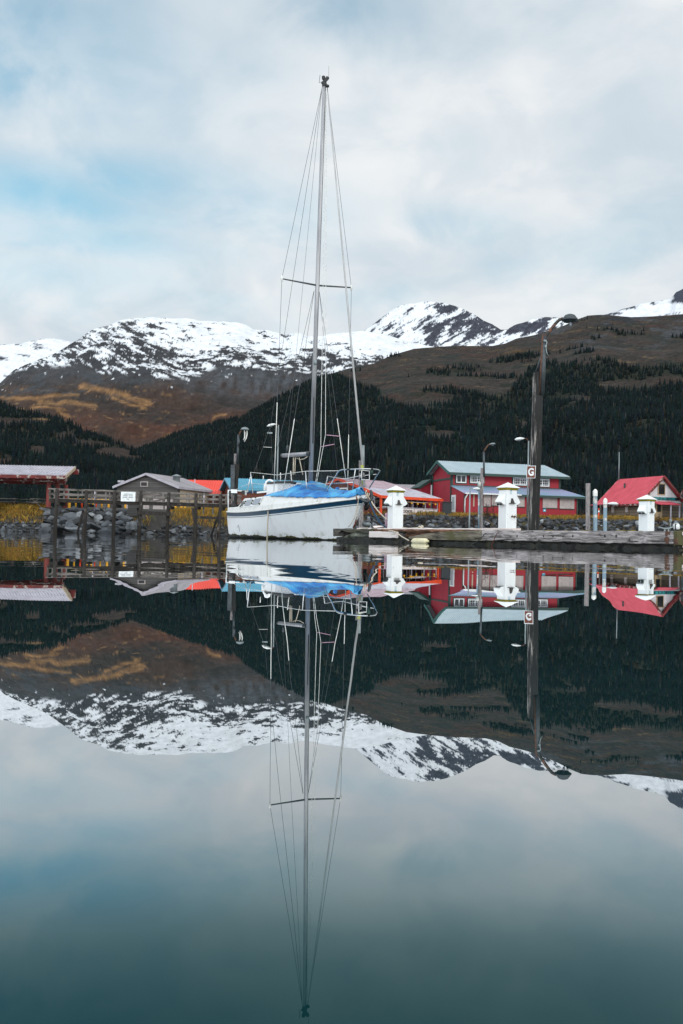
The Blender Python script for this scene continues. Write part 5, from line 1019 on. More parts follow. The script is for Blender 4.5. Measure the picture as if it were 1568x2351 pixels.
def gm(px, py, X, Y, Z):
    zz = Z + .35 * fbm(X / 1.6, Y / 1.6, 3, 721)
    left = ((px < 102) & (zz > .75)) | ((px > 390) & (px < 545) & (zz > .75)) | ((px > 300) & (px < 345) & (zz > .8) & (zz < 1.4))
    return np.where(left, .95, np.where(X > -4, sstep(zz, 2.55, 2.85) * .55, 0))
grass('dry_grass', 'long golden and mossy grass along the bank', 95000, gm, .18, .5, GC)
# shrubs: bare winter twigs
M['twig'] = mat('bare_twigs', (.085, .05, .036), (.05, .032, .025), 5, rough=.9)
def shrub(label, px, Y, h, n, seed, spread):
    X = (px - 784) / F * Y; z = gz(X, Y); t = thing('bare_shrub', label, 'shrub', (X, Y, z), 0, 'bare shrubs along the bank'); rg = np.random.default_rng(seed); st, tw = MB(), MB()
    for k in range(n):
        p = Vector((rg.normal(0, spread * .35), rg.normal(0, .25), -.1)); d = Vector((rg.normal(0, .35), rg.normal(0, .3), 1)).normalized(); ln = h * rg.uniform(.5, 1); pts = [p]
        for s in range(4): p = p + d * ln / 4; d = (d + Vector((rg.normal(0, .18), rg.normal(0, .18), 0))).normalized(); pts.append(p)
        st.tube(pts, [.022, .018, .014, .01, .006], 4, False)
        for s in range(5):
            b = pts[rg.integers(1, 5)]; dd = Vector((rg.normal(0, .8), rg.normal(0, .6), rg.uniform(.3, 1))).normalized(); tw.tube([b, b + dd * ln * rg.uniform(.15, .35)], [.01, .005], 3, False)
    st.build('stems', M['twig'], t, False); tw.build('twigs', M['twig'], t, False)
for i, (px, Y, h, n, sp, lb) in enumerate(((868, 108.5, 1.5, 30, 2.0, 'brown bare shrub on the bank beneath the restaurant corner post'), (948, 109.5, 2.4, 34, 1.6, 'tall bare shrub in front of the restaurant lettering'), (985, 110, 1.8, 24, 1.2, 'bare shrub at the end of the restaurant porch'), (1060, 110, 1.5, 26, 1.6, 'low bare shrub under the red building gutter'), (1120, 110.5, 2.2, 40, 1.8, 'dense bare shrub between the pole lamp and the middle pedestal'),
                                           (1090, 109, 1.7, 28, 1.2, 'bare shrub beside the short dock lamp'), (905, 109.5, 1.7, 22, 1.6, 'bare shrub half hidden by the pedestal nearest the boat'), (1340, 112.5, 1.3, 30, 1.5, 'dry tall weeds between the red building and the log cabin'), (1510, 112.5, 1.2, 26, 1.0, 'rusty dry shrub in front of the cabin door'))):
    shrub(lb, px, Y, h, n, 40 + i, sp)

# ------------------------------------------------------------------ sailboat
BL = 8.8; BX, BY = .61, 26.0; _a = R(23.5)
AFT, STB = Vector((-math.sin(_a), math.cos(_a), 0)), Vector((-math.cos(_a), -math.sin(_a), 0))
def BP(t, s, z): return Vector((BX, BY, 0)) + AFT * t + STB * s + Vector((0, 0, z))
def bt_y(t, s=0): return (Vector((BX, BY, 0)) + AFT * t + STB * s).y
def sheer(t): t = max(t, 0); return 1.13 - .098 * t + .0078 * t * t
def beamf(u):
    u = min(max(u, 0), 1); return 1.26 * (math.sin(math.pi / 2 * u / .6) ** .80 if u < .6 else 1 - .17 * ((u - .6) / .4) ** 2)
def stem(z): return 1.12 * (1 - z / 1.13) if z > 0 else 1.12 - z * 1.6
def hull_pt(u, z, side=1, out=0.0):
    t = stem(z) + u * (BL - stem(z)); zs = sheer(t); f = max(z, 0) / zs; wl = .60 + .26 * u; pw = .95 - .45 * u
    y = beamf(u) * (wl + (1 - wl) * min(f, 1.05) ** pw)
    if z < 0: y *= max(.12, 1 + z / .5 * .9)
    return BP(t, side * (y + out + .018), z)
def boat():
    t0 = thing('sailboat', 'white sailboat with a blue stripe and bare mast, moored with its bow to the dock', 'sailboat', (BP(4.2, 0, 0).x, BP(4.2, 0, 0).y, 0))
    us = [(k / 110) ** 1.25 for k in range(111)]
    def band(name, m, za, zb, out, n=2, parent=t0, u0=0.0, u1=1.0):
        mb = MB()
        for side in (1, -1):
            rows = []
            for u in us:
                u = u0 + (u1 - u0) * u; tt = u * BL; z1, z2 = za(tt), zb(tt); rows.append([hull_pt(u, z1 + (z2 - z1) * k / n, side, out) for k in range(n + 1)])
            mb.grid(rows, True)
        return mb
    # shell
    mb = MB(); rows = []
    for u in us:
        tt = u * BL; zs = sheer(tt); lv = [zs * k / 10 for k in range(10, 0, -1)] + [0, -.12, -.28, -.42]
        rows.append([hull_pt(u, z, 1) for z in lv] + [hull_pt(u, z, -1) for z in reversed(lv)])
    mb.grid(rows, True); mb.add(rows[-1], [tuple(range(len(rows[-1])))])
    mb.grid([[hull_pt(0, sheer(0) * k / 10, 1), hull_pt(0, sheer(0) * k / 10, -1)] for k in range(11)], True); hull = mb.build('hull', M['hull'], t0)
    band('s', 0, lambda t: sheer(t) - .012, lambda t: sheer(t) - .135, .004).build('blue_stripe', M['stripe'], hull)
    band('s', 0, lambda t: sheer(t) - .165, lambda t: sheer(t) - .18, .004).build('pin_stripe', M['stripe'], hull)
    band('s', 0, lambda t: .045 + .085 * t / BL + .02 * math.sin(t * 5) + .05 * max(0, float(fbm(np.array(t * 1.7), np.array(.5), 4, 900, .7))) + .03 * float(gnoise(np.array(t * 9.3), np.array(.2), 905)), lambda t: .02 + .07 * t / BL, .006, 4).build('moss_band', M['moss'], hull)
    band('s', 0, lambda t: .025 + .075 * t / BL, lambda t: -.25, .008, 10).build('boot_top', M['boot'], hull)
    mb = MB(); mb.tube([hull_pt(u, sheer(u * BL), 1, .012) for u in us], .022, 6); mb.build('rub_rail', M['gel_dirty'], t0)
    mb = MB(); mb.tube([hull_pt(u, sheer(u * BL), -1, .012) for u in us], .022, 6); mb.build('rub_rail', M['gel_dirty'], t0)
    # deck and raised cabin, swept from bow to stern
    def h1(t): return .085 + .065 * min(1, t / 4)
    def h2(t):
        a = float(np.interp(t, (0, .6, 2, 4.2, 6.95, 7.3, 8.8), (.0, .01, .13, .29, .30, .03, .0))); return a
    def y0(t): return beamf(t / BL)
    def lev(t):
        z0 = sheer(t); y = y0(t); z1 = z0 + h1(t); z2 = z1 + h2(t); return [(y, z0), (max(y - .02, .0), z1), (max(y - .035 - .42 * h2(t), 0), z2)]
    ts = [BL * (k / 60) ** 1.1 for k in range(61)]
    mb = MB(); rows = []
    for t in ts:
        L3 = lev(t); y2, z2 = L3[2]; cam = .05 * y2; row = [BP(t, y, z) for y, z in L3] + [BP(t, y2 * .55, z2 + cam * .7), BP(t, 0, z2 + cam), BP(t, -y2 * .55, z2 + cam * .7)] + [BP(t, -y, z) for y, z in reversed(L3)]; rows.append(row)
    mb.grid(rows, False); mb.add(rows[-1], [tuple(range(len(rows[-1])))]); deck = mb.build('deck_and_cabin', M['gel_dirty'], t0)
    def side_pt(t, f, side, off): (a, b), (c, d) = lev(t)[1], lev(t)[2]; return BP(t, side * (a + (c - a) * f + off), b + (d - b) * f + off * .4)
    for side in (1, -1):
        for (ta, tb, fa, fb, kd) in ((6.5, 5.80, .14, .80, 'perspex'), (5.68, 5.0, .16, .82, 'perspex'), (7.0, 6.7, .12, .70, 'dark')):
            mb = MB(); mb.grid([[side_pt(ta + (tb - ta) * i, -.1 + fa + (fb - fa + .2) * j, side, .012) for j in (0, 1)] for i in (-.08, 1.08)], False)
            fr = mb.build('cabin_window', M['gel'], deck); mb = MB(); mb.grid([[side_pt(ta + (tb - ta) * i, fa + (fb - fa) * j, side, .02) for j in (0, 1)] for i in (.04, .96)], False); mb.build('pane', M[kd], fr)
    mb = MB()
    for (t, f) in ((6.55, .4), (6.52, .6), (6.1, .98), (5.72, .35), (5.72, .6), (5.62, .95), (6.9, .1), (4.95, .2)):
        mb.lathe(side_pt(t, f, 1, .02), [(0, -.03), (.03, -.01), (.03, .015), (0, .03)], 7)
    mb.build('moss_tufts', M['moss'], deck)
    # pop-top over the saloon
    mb = MB(); rows = []
    for t, sc_, zt in ((3.95, .85, 1.66), (4.3, 1, 1.70), (5.4, 1, 1.74), (6.35, .97, 1.75)):
        rows.append([BP(t, s * sc_, z) for s, z in ((.55, 1.25), (.5, zt - .03), (.3, zt), (-.3, zt), (-.5, zt - .03), (-.55, 1.25))])
    mb.grid(rows, False); mb.add(rows[0], [tuple(range(6))]); mb.add(rows[-1], [tuple(range(6))]); pt = mb.build('pop_top', M['gel'], t0)
    mb = MB(); mb.tube([BP(3.98, .44, 1.67), BP(4.3, .5, 1.71), BP(5.4, .5, 1.75), BP(6.38, .48, 1.76), BP(6.38, -.48, 1.76), BP(4.0, -.44, 1.67)], .04, 6); mb.build('black_trim', M['black'], pt)
    # cockpit stern gear
    wp = lambda rg, x, y, t, s=0: W(rg, x, y, bt_y(t, s))
    mb = MB(); mb.tube([wp('c', 163, 540, 8.8, .95), wp('c', 160, 965, 8.8, .95)], .022, 8); mb.tube([wp('c', 160, 545, 8.8, .95), wp('c', 560, 568, 8.3, 0)], .02, 8); mb.tube([wp('c', 500, 565, 8.4, .1), wp('c', 505, 640, 8.4, .1)], .03, 8); mb.build('stern_frame', M['white'], t0)
    mb = MB(); c = wp('c', 278, 565, 8.6, .6); mb.box(c, (.20, .12, .12)); mb.build('stern_plate', M['gel'], t0)
    mb = MB(); mb.tube([wp('c', 193, 565, 8.7, .9), wp('c', 193, 700, 8.7, .9)], .03, 8); mb.box(wp('c', 455, 590, 8.3, .1), (.1, .1, .12)); mb.build('stern_lamp', M['black'], t0)
    mb = MB(); mb.lathe(wp('c', 265, 835, 8.4, .75), [(.075, -.05), (.08, 0), (.06, .04), (.045, .1), (.06, .13), (0, .13)], 14); mb.build('winch', M['black'], t0)
    mb = MB(); mb.tube([wp('c', x, y, 6.9, .35) for x, y in ((893, 540), (893, 440), (910, 375), (950, 347), (985, 345), (1025, 365), (1048, 405))], .032, 8); mb.build('lifebuoy', M['gel'], t0)
    mb = MB(); a, b = wp('c', 855, 408, 7, .3), wp('c', 1005, 548, 7, .3); mb.box((a + b) / 2 + Vector((0, .06, 0)), (abs(b.x - a.x), .05, abs(a.z - b.z))); mb.build('buoy_board', M['gel'], t0, bevel=.02)
    mb = MB(); mb.bar(wp('c', 1020, 440, 6.95, .3), wp('c', 978, 555, 6.95, .3), .05, .09); mb.build('companion_slide', M['steel_dark'], t0)
    mb = MB(); mb.tube([wp('c', x, y, 7.6, .55) for x, y in ((535, 605), (580, 570), (620, 590), (660, 565), (700, 590), (730, 570))], .035, 6); mb.build('coiled_line', M['rope_blue'], t0)
    mb = MB(); mb.bar(wp('c', 735, 590, 6.6, .8), wp('c', 960, 565, 5.6, .75), .05, .05); mb.build('grab_rail', M['gel'], t0)
    # mast and spreaders
    tm = 3.7; Ym = bt_y(tm); foot, head = W('p', 712.5, 1118, Ym), W('p', 744.8, 194, Ym); foot.z = 1.3
    foot = head + (W('p', 712.5, 1118, Ym) - head) * ((head.z - 1.3) / (head.z - W('p', 712.5, 1118, Ym).z))
    mb = MB(); mb.tube([foot, foot.lerp(head, .5), foot.lerp(head, .96), head], [.066, .064, .058, .05], 16); mast = mb.build('mast', M['alu'], t0)
    mb = MB(); mb.tube([W('j', 578, 1990, Ym - .07), W('j', 588, 1460, Ym - .07)], .014, 5); mb.build('mast_track', M['black'], mast)
    mb = MB(); mb.lathe(W('j', 605, 1060, Ym - .05), [(0, -.08), (.05, -.07), (.05, .07), (0, .08)], 10); mb.build('steaming_light', M['steel'], mast)
    mb = MB(); mb.lathe(head, [(.06, -.06), (.075, 0), (.06, .08), (0, .1)], 10); mb.bar(W('m', 625, 225, Ym), W('m', 685, 155, Ym), .07, .09); mb.lathe(W('m', 637, 168, Ym), [(.04, -.03), (.05, .02), (.05, .07), (0, .08)], 10); mb.tube([W('m', 640, 195, Ym), W('m', 592, 212, Ym), W('m', 601, 132, Ym)], .008, 5); mb.tube([W('m', 665, 170, Ym), W('m', 692, 150, Ym)], .015, 5); mb.lathe(W('m', 678, 248, Ym - .05), [(0, -.05), (.055, -.02), (.055, .03), (0, .05)], 10); mb.build('masthead_fitting', M['black'], mast)
    mb = MB(); mb.tube([W('m', 692, 150, Ym), W('m', 693, 40, Ym)], .004, 4); mb.build('aerial', M['wire'], mast)
    tipS, tipP = W('j', 222, 100, Ym - .44), W('j', 1019, 202, Ym + .44); sm = W('j', 628, 177, Ym)
    for tp, dz in ((tipS, 0), (tipP, 0)):
        mb = MB(); mb.tube([sm, tp], [.028, .02], 8); sp = mb.build('spreader', M['wire'], t0); mb = MB(); mb.lathe(tp, [(0, -.10), (.025, -.08), (.034, 0), (.025, .08), (0, .11)], 8); mb.build('spreader_boot', M['wire_white'], sp)
    # standing rigging: wires with thick white covers near the deck
    def shroud(pts, r=.006, name='shroud', m='wire', cover=None):
        P = [W(rg, x, y, Y) for rg, x, y, Y in pts]; mb = MB(); mb.tube(P, r, 5, False); o = mb.build(name, M[m], t0)
        if cover: a, b = P[-2], P[-1]; mb = MB(); mb.tube([b.lerp(a, cover), b], .011, 6); mb.build('cable_cover', M['wire_white'], o)
    YS, YP = bt_y(4.0, 1.15), bt_y(3.8, -1.1)
    shroud([('m', 630, 225, Ym), ('j', 222, 100, Ym - .44), ('c', 1055, 575, YS)], cover=.42)
    shroud([('j', 592, 240, Ym), ('c', 1236, 590, bt_y(3.5, 1.1))], cover=.36); shroud([('j', 590, 240, Ym), ('k', 1120, 1475, bt_y(4.8, 1.0))])
    shroud([('m', 672, 240, Ym), ('j', 1019, 202, Ym + .44), ('l', 738, 575, YP)], cover=.27)
    shroud([('j', 652, 250, Ym), ('l', 715, 470, bt_y(3.4, -1.05))], cover=.34); shroud([('j', 652, 255, Ym), ('l', 572, 590, bt_y(4.5, -1.0))], .005)
    shroud([('m', 628, 225, Ym), ('j', 92, 1790, bt_y(8, 0))], .006, 'backstay'); shroud([('k', 1110, 190, bt_y(8, 0)), ('k', 1060, 330, bt_y(8.05, .1)), ('k', 670, 1440, bt_y(8.7, .85))], .006, 'backstay'); shroud([('k', 1120, 190, bt_y(8, 0)), ('k', 1140, 330, bt_y(8.05, -.1)), ('k', 1188, 1490, bt_y(8.7, -.85))], .005, 'backstay')
    mb = MB(); mb.bar(W('k', 1040, 320, bt_y(8.05)), W('k', 1172, 322, bt_y(8.05)), .03, .05); mb.build('bridle_plate', M['steel'], t0); mb = MB(); mb.tube([W('k', 942, 668, bt_y(8.2)), W('k', 1160, 680, bt_y(8.2))], .009, 6); mb.build('bridle_bar', M['wire_white'], t0)
    shroud([('m', 624, 240, Ym), ('j', 285, 2010, bt_y(5.4)), ('j', 272, 2098, bt_y(5.4))], .0045, 'topping_lift')
    shroud([('m', 662, 300, Ym - .06), ('j', 668, 2020, Ym - .1), ('d', 405, 392, Ym - .1)], .008, 'halyard', 'wire_white'); shroud([('m', 668, 280, Ym - .06), ('j', 722, 1890, Ym - .1), ('d', 425, 392, Ym - .1)], .008, 'halyard', 'wire_white')
    for (x0, y0_, x1, y1_) in ((735, 1893, 892, 1908), (672, 2027, 826, 1998)): mb = MB(); mb.tube([W('j', x0, y0_, Ym - .05), W('j', x1, y1_, Ym)], .012, 5); mb.build('shock_cord', M['pink'], t0)
    # furled headstay with its drum
    fa, fb = W('m', 683, 315, Ym - .1), W('l', 1068, 520, bt_y(.25)); mb = MB(); mb.tube([fa, fa.lerp(fb, .5), fb], [.018, .024, .031], 10); fs = mb.build('furled_headstay', M['foil'], t0)
    shroud([('m', 676, 225, Ym), ('m', 684, 320, Ym - .1)], .006, 'headstay')
    ax = (fa - fb).normalized()
    for (x, y, ln, r) in ((1024, 150, .10, .044), (1045, 385, .14, .046)): mb = MB(); mb.lathe(W('l', x, y, bt_y(.35)), [(.02, -ln), (r, -ln), (r, ln * .6), (.02, ln * .6)], 12, ax); mb.build('drum_collar', M['sleeve'], fs)
    c = W('l', 1040, 305, bt_y(.35)); mb = MB(); mb.lathe(c, [(.0, -.1), (.1, -.1), (.1, -.07), (.045, -.05), (.045, .07), (.1, .09), (.1, .11), (0, .11)], 16, ax); mb.build('furling_drum', M['black'], fs)
    k = Vector((1, 0, 0)); mb = MB(); mb.tube([c + Vector(p) for p in ((-.04, -.12, -.12), (-.04, -.13, .13), (.16, -.05, .12), (.17, -.04, -.11), (-.04, -.12, -.12))], .014, 6); mb.build('drum_guard', M['white'], fs)
    # boom
    ba, bb = W('j', 528, 2108, Ym), W('j', 228, 2128, bt_y(5.55, .1)); mb = MB(); mb.tube([ba, bb], .062, 14); boom = mb.build('boom', M['alu'], t0)
    mb = MB(); d = (bb - ba).normalized(); mb.lathe(bb, [(.0, .03), (.05, .03), (.068, .0), (.068, -.05)], 14, d); mb.lathe(ba - d * .02, [(.045, -.06), (.075, -.02), (.075, .06), (.04, .1)], 12, d); mb.build('boom_cap', M['steel_dark'], boom)
    for (pts, r) in (((('j', 358, 2150), ('j', 352, 2350), ('l', -480, 480)), .02), ((('j', 378, 2150), ('j', 370, 2345)), .014), ((('j', 420, 2150), ('j', 462, 2350)), .014), ((('j', 390, 2155), ('j', 430, 2175), ('j', 480, 2165), ('j', 515, 2140)), .012)):
        mb = MB(); mb.tube([W(rg, x, y, bt_y(4.7)) for rg, x, y in pts if x > -400], r, 6); mb.build('sheet_rope', M['rope_white'], boom)
    mb = MB(); mb.lathe(W('j', 285, 2040, bt_y(5.4)), [(0, -.1), (.035, -.06), (.035, .06), (0, .1)], 8); mb.build('block', M['steel_dark'], boom)
    # pulpit, stanchions, lifelines, netting
    pul = [('l', 282, 690, bt_y(2.1, .85)), ('l', 400, 490, bt_y(1.95, .85)), ('l', 545, 240, bt_y(1.8, .83)), ('l', 580, 207, bt_y(1.7, .8)), ('l', 640, 191, bt_y(1.4, .7)), ('l', 730, 186, bt_y(1.0, .55)), ('l', 900, 178, bt_y(.5, .4)), ('l', 1100, 175, bt_y(-.05, .1)), ('l', 1240, 180, bt_y(-.1, -.15)), ('l', 1340, 192, bt_y(.1, -.4)), ('l', 1374, 215, bt_y(.3, -.5)), ('l', 1290, 345, bt_y(.7, -.55)), ('l', 1160, 550, bt_y(1.2, -.55))]
    mb = MB(); mb.tube([W(*p) for p in pul], .017, 8); pp = mb.build('pulpit', M['stainless'], t0)
    for pts in (((('l', 890, 180, bt_y(.5, .4)), ('l', 852, 450, bt_y(.7, .4)), ('l', 822, 680, bt_y(.9, .42)))), ((('l', 425, 462, bt_y(1.95, .85)), ('l', 850, 442, bt_y(.7, .4))))): mb = MB(); mb.tube([W(*p) for p in pts], .014, 8); mb.build('pulpit_rail', M['stainless'], pp)
    mb = MB(); mb.tube([W('l', 725, 186, bt_y(1.0, .55)), W('l', 825, 181, bt_y(.75, .48))], .024, 8); mb.tube([W('l', 1188, 178, bt_y(-.1, -.1)), W('l', 1232, 181, bt_y(-.1, -.15))], .025, 8); mb.build('rail_tape', M['black'], pp)
    mb = MB(); mb.lathe(W('l', 1205, 235, bt_y(-.05, -.1)), [(.0, -.09), (.045, -.08), (.045, .04), (.03, .09), (0, .09)], 10); mb.build('bow_light', M['dkteal'], pp)
    A1, A2 = W('d', 208, 172, bt_y(3.4, 1.15)), W('d', 236, 652, bt_y(3.4, 1.2)); C1, C2 = W('c', 598, 192, bt_y(7.1, .95)), W('c', 645, 606, bt_y(7.1, 1.0)); D1, D2 = W('c', 594, 285, bt_y(7.4, .9)), W('c', 527, 596, bt_y(7.5, .9)); Pm = W('c', 1125, 246, bt_y(5.0, 1.1)); P0 = W('l', 560, 212, bt_y(1.75, .82))
    for a, b in ((A1, A2), (C1, C2), (D1, D2)): mb = MB(); mb.tube([a, b], .015, 8); mb.build('stanchion', M['stainless'], t0)
    for rg, x0, y0_, x1, y1_, t, s in (('l', 350, 315, 290, 565, 3.0, -1.05), ('c', 1187, 200, 1186, 385, 5.6, -1.0), ('c', 1385, 165, 1405, 370, 5.0, -1.05), ('c', 848, 262, 848, 335, 7.2, -.9)): mb = MB(); mb.tube([W(rg, x0, y0_, bt_y(t, s)), W(rg, x1, y1_, bt_y(t, s))], .015, 8); mb.build('stanchion', M['gel_dirty'], t0)
    mb = MB(); mb.tube([C1, Pm, A1, P0], .0085, 6); mb.build('lifeline', M['wire_white'], t0)
    mb = MB(); mb.tube([W('c', 632, 415, bt_y(7.1, .98)), W('c', 1055, 430, bt_y(5.5, 1.1)), W('d', 215, 425, bt_y(3.4, 1.18)), W('l', 425, 462, bt_y(1.95, .85))], .006, 6); mb.build('lifeline', M['wire_white'], t0)
    mb = MB(); mb.tube([W('l', 350, 318, bt_y(3, -1.05)), W('l', 520, 352, bt_y(2.3, -.95)), W('l', 700, 370, bt_y(1.8, -.85)), W('l', 960, 315, bt_y(1.2, -.65)), W('l', 1300, 280, bt_y(.6, -.55))], .0085, 6); mb.build('lifeline', M['wire_white'], t0)
    mb = MB(); mb.tube([C1 + Vector((0, .0, -.35)), W('c', 470, 455, bt_y(8, .8)), W('c', 320, 525, bt_y(8.6, .7))], .006, 5); mb.build('stern_line', M['wire_white'], t0)
    def net(Ta, Tb, Ba, Bb, n, name='netting'):
        mb = MB()
        for k in range(-6, n):
            for sgn in (1, -1):
                f0, f1 = k / n, (k + 6) / n; p, q_ = (f0, f1) if sgn > 0 else (f1, f0); lo, hi = 0.0, 1.0
                def at(f, v): return Ba.lerp(Bb, f).lerp(Ta.lerp(Tb, f), v)
                v0, v1 = 0.0, 1.0
                if p < 0: v0 = -p / (q_ - p)
                if p > 1: v0 = (1 - p) / (q_ - p)
                if q_ < 0: v1 = -p / (q_ - p)
                if q_ > 1: v1 = (1 - p) / (q_ - p)
                if v1 - v0 > .02: mb.tube([at(p + (q_ - p) * v0, v0), at(p + (q_ - p) * v1, v1)], .0032, 3, False)
        return mb.build(name, M['wire'], t0)
    net(A1, P0, A2, W('l', 300, 690, bt_y(2.1, .87)), 22); net(Pm, A1, W('c', 1130, 600, bt_y(5.0, 1.12)), A2, 20); net(W('l', 350, 318, bt_y(3, -1.05)), W('l', 960, 315, bt_y(1.2, -.65)), W('l', 300, 560, bt_y(3, -1.05)), W('l', 1150, 560, bt_y(1.2, -.55)), 24)
    # bow roller, anchor and rust
    mb = MB(); mb.tube([W('l', x, y, bt_y(-.05, 0)) for x, y in ((985, 742), (1040, 792), (1110, 818), (1180, 802), (1212, 730), (1205, 640), (1180, 590))], [.035, .042, .048, .05, .045, .04, .03], 8); mb.build('bow_anchor', M['steel_dark'], t0)
    mb = MB(); mb.tube([W('l', x, y, bt_y(-.1, 0)) for x, y in ((1215, 792), (1240, 785), (1258, 750), (1252, 712))], .013, 6); mb.build('anchor_fluke', M['steel'], t0)
    mb = MB(); mb.tube([W('l', x, y, bt_y(-.12, 0)) for x, y in ((1110, 590), (1090, 640), (1105, 700), (1150, 715), (1165, 660), (1130, 640), (1110, 760), (1150, 730), (1175, 790))], .016, 6); mb.build('bow_lashing', M['rope_white'], t0)
    mb = MB(); mb.tube([W('l', x, y, bt_y(.35, -.5)) for x, y in ((1150, 800), (1130, 880), (1100, 950), (1075, 985))], [.05, .07, .06, .03], 8); mb.build('black_bow_fender', M['black'], t0)
    mb = MB(); [mb.tube([W('l', x, y, bt_y(.2, .3)) for x, y in ((908, 710 + 3 * k), (915, 770), (925, 800 + k))], .016, 5) for k in (0, 6)]; mb.build('rusty_cleat', M['rope_rust'], t0)
    for pts in (((975, 715), (950, 780), (925, 920), (900, 1030), (860, 1150), (800, 1260), (745, 1320)), ((970, 720), (945, 800), (930, 950), (915, 1100), (900, 1165))):
        mb = MB(); mb.tube([W('l', x, y, bt_y(.25, .5) - .004 * i) for i, (x, y) in enumerate(pts)], .011, 5); mb.build('trailing_line', M['rope_white'], t0)
    mb = MB(); mb.tube([W('l', x, y, bt_y(.3, .3) - .05) for x, y in ((905, 1165), (885, 1250), (845, 1330))], .02, 5); mb.build('rusty_chain', M['rope_rust'], t0)
    # worn marks on the quarter
    mb = MB()
    for (x, y, hh, ww) in ((375, 1285, 150, 10), (348, 1262, 40, 9), (425, 1270, 30, 4), (392, 1330, 70, 4)):
        best = min(((abs((W('c', x, y, hull_pt(u, z_, 1).y) - hull_pt(u, z_, 1)).length), u, z_) for u in [.80 + .004 * i for i in range(50)] for z_ in [.1 + .01 * j for j in range(60)]))
        _, u, z_ = best; dz = hh * .5 / 4.9 * .574 * mpp(33); du = ww / 4.9 * .574 * mpp(33) / BL * 2
        mb.grid([[hull_pt(u - du, z_ - dz * .6, 1, .005), hull_pt(u - du * .6, z_ + dz, 1, .005)], [hull_pt(u + du * .4, z_ - dz, 1, .005), hull_pt(u + du, z_ + dz * .7, 1, .005)]], False)
    mb.build('worn_lettering', M['stripe'], hull)
    return lev
M['foil'] = mat('furler_foil', (.5, .5, .5), (.38, .38, .38), 3, (1, 1, .2), rough=.5)
M['stripe'] = mat('blue_stripe_paint', (.016, .105, .19), (.012, .075, .14), 1.2, rough=.35)
M['boot'] = mat('slimy_boot_top', (.018, .022, .014), (.008, .01, .01), 6, rough=.6, c3=(.07, .075, .015), scale3=3, lo3=.55, hi3=.7)
M['sleeve'] = mat('yellow_green_sleeve', (.42, .43, .14), rough=.6)
def hull_mat():
    # white gelcoat, a green-brown tide stain creeping up from the waterline and faint runs from the rail
    m, nt, b = new_mat('hull_gelcoat'); N, L = nt.nodes, nt.links; b.inputs['Roughness'].default_value = .28
    g = N.new('ShaderNodeNewGeometry'); sep = N.new('ShaderNodeSeparateXYZ'); L.new(g.outputs['Position'], sep.inputs[0])
    no = N.new('ShaderNodeTexNoise'); no.inputs['Scale'].default_value = 2.3; no.inputs['Detail'].default_value = 8; no.inputs['Roughness'].default_value = .65; L.new(g.outputs['Position'], no.inputs['Vector'])
    def mr(v, a, b_, c, d):
        n = N.new('ShaderNodeMapRange'); n.interpolation_type = 'SMOOTHSTEP'; L.new(v, n.inputs[0]); [setattr(n.inputs[i + 1], 'default_value', x) for i, x in enumerate((a, b_, c, d))]; return n.outputs[0]
    lowz = mr(sep.outputs[2], .05, .30, 1, 0); nz = mr(no.outputs[0], .52, .68, 0, .9); f = N.new('ShaderNodeMath'); f.operation = 'MULTIPLY'; L.new(lowz, f.inputs[0]); L.new(nz, f.inputs[1])
    mp = N.new('ShaderNodeMapping'); mp.inputs['Scale'].default_value = (5, 5, .35); L.new(g.outputs['Position'], mp.inputs[0]); n2 = N.new('ShaderNodeTexNoise'); n2.inputs['Scale'].default_value = 1.6; n2.inputs['Detail'].default_value = 6; L.new(mp.outputs[0], n2.inputs['Vector'])
    runs = mr(n2.outputs[0], .52, .72, 0, .30)
    a = N.new('ShaderNodeMixRGB'); a.inputs[1].default_value = (.80, .81, .83, 1); a.inputs[2].default_value = (.50, .48, .42, 1); L.new(runs, a.inputs[0])
    c = N.new('ShaderNodeMixRGB'); c.inputs[2].default_value = (.16, .15, .04, 1); L.new(f.outputs[0], c.inputs[0]); L.new(a.outputs[0], c.inputs[1]); L.new(c.outputs[0], b.inputs['Base Color']); return m
M['hull'] = hull_mat()
LEV = boat()
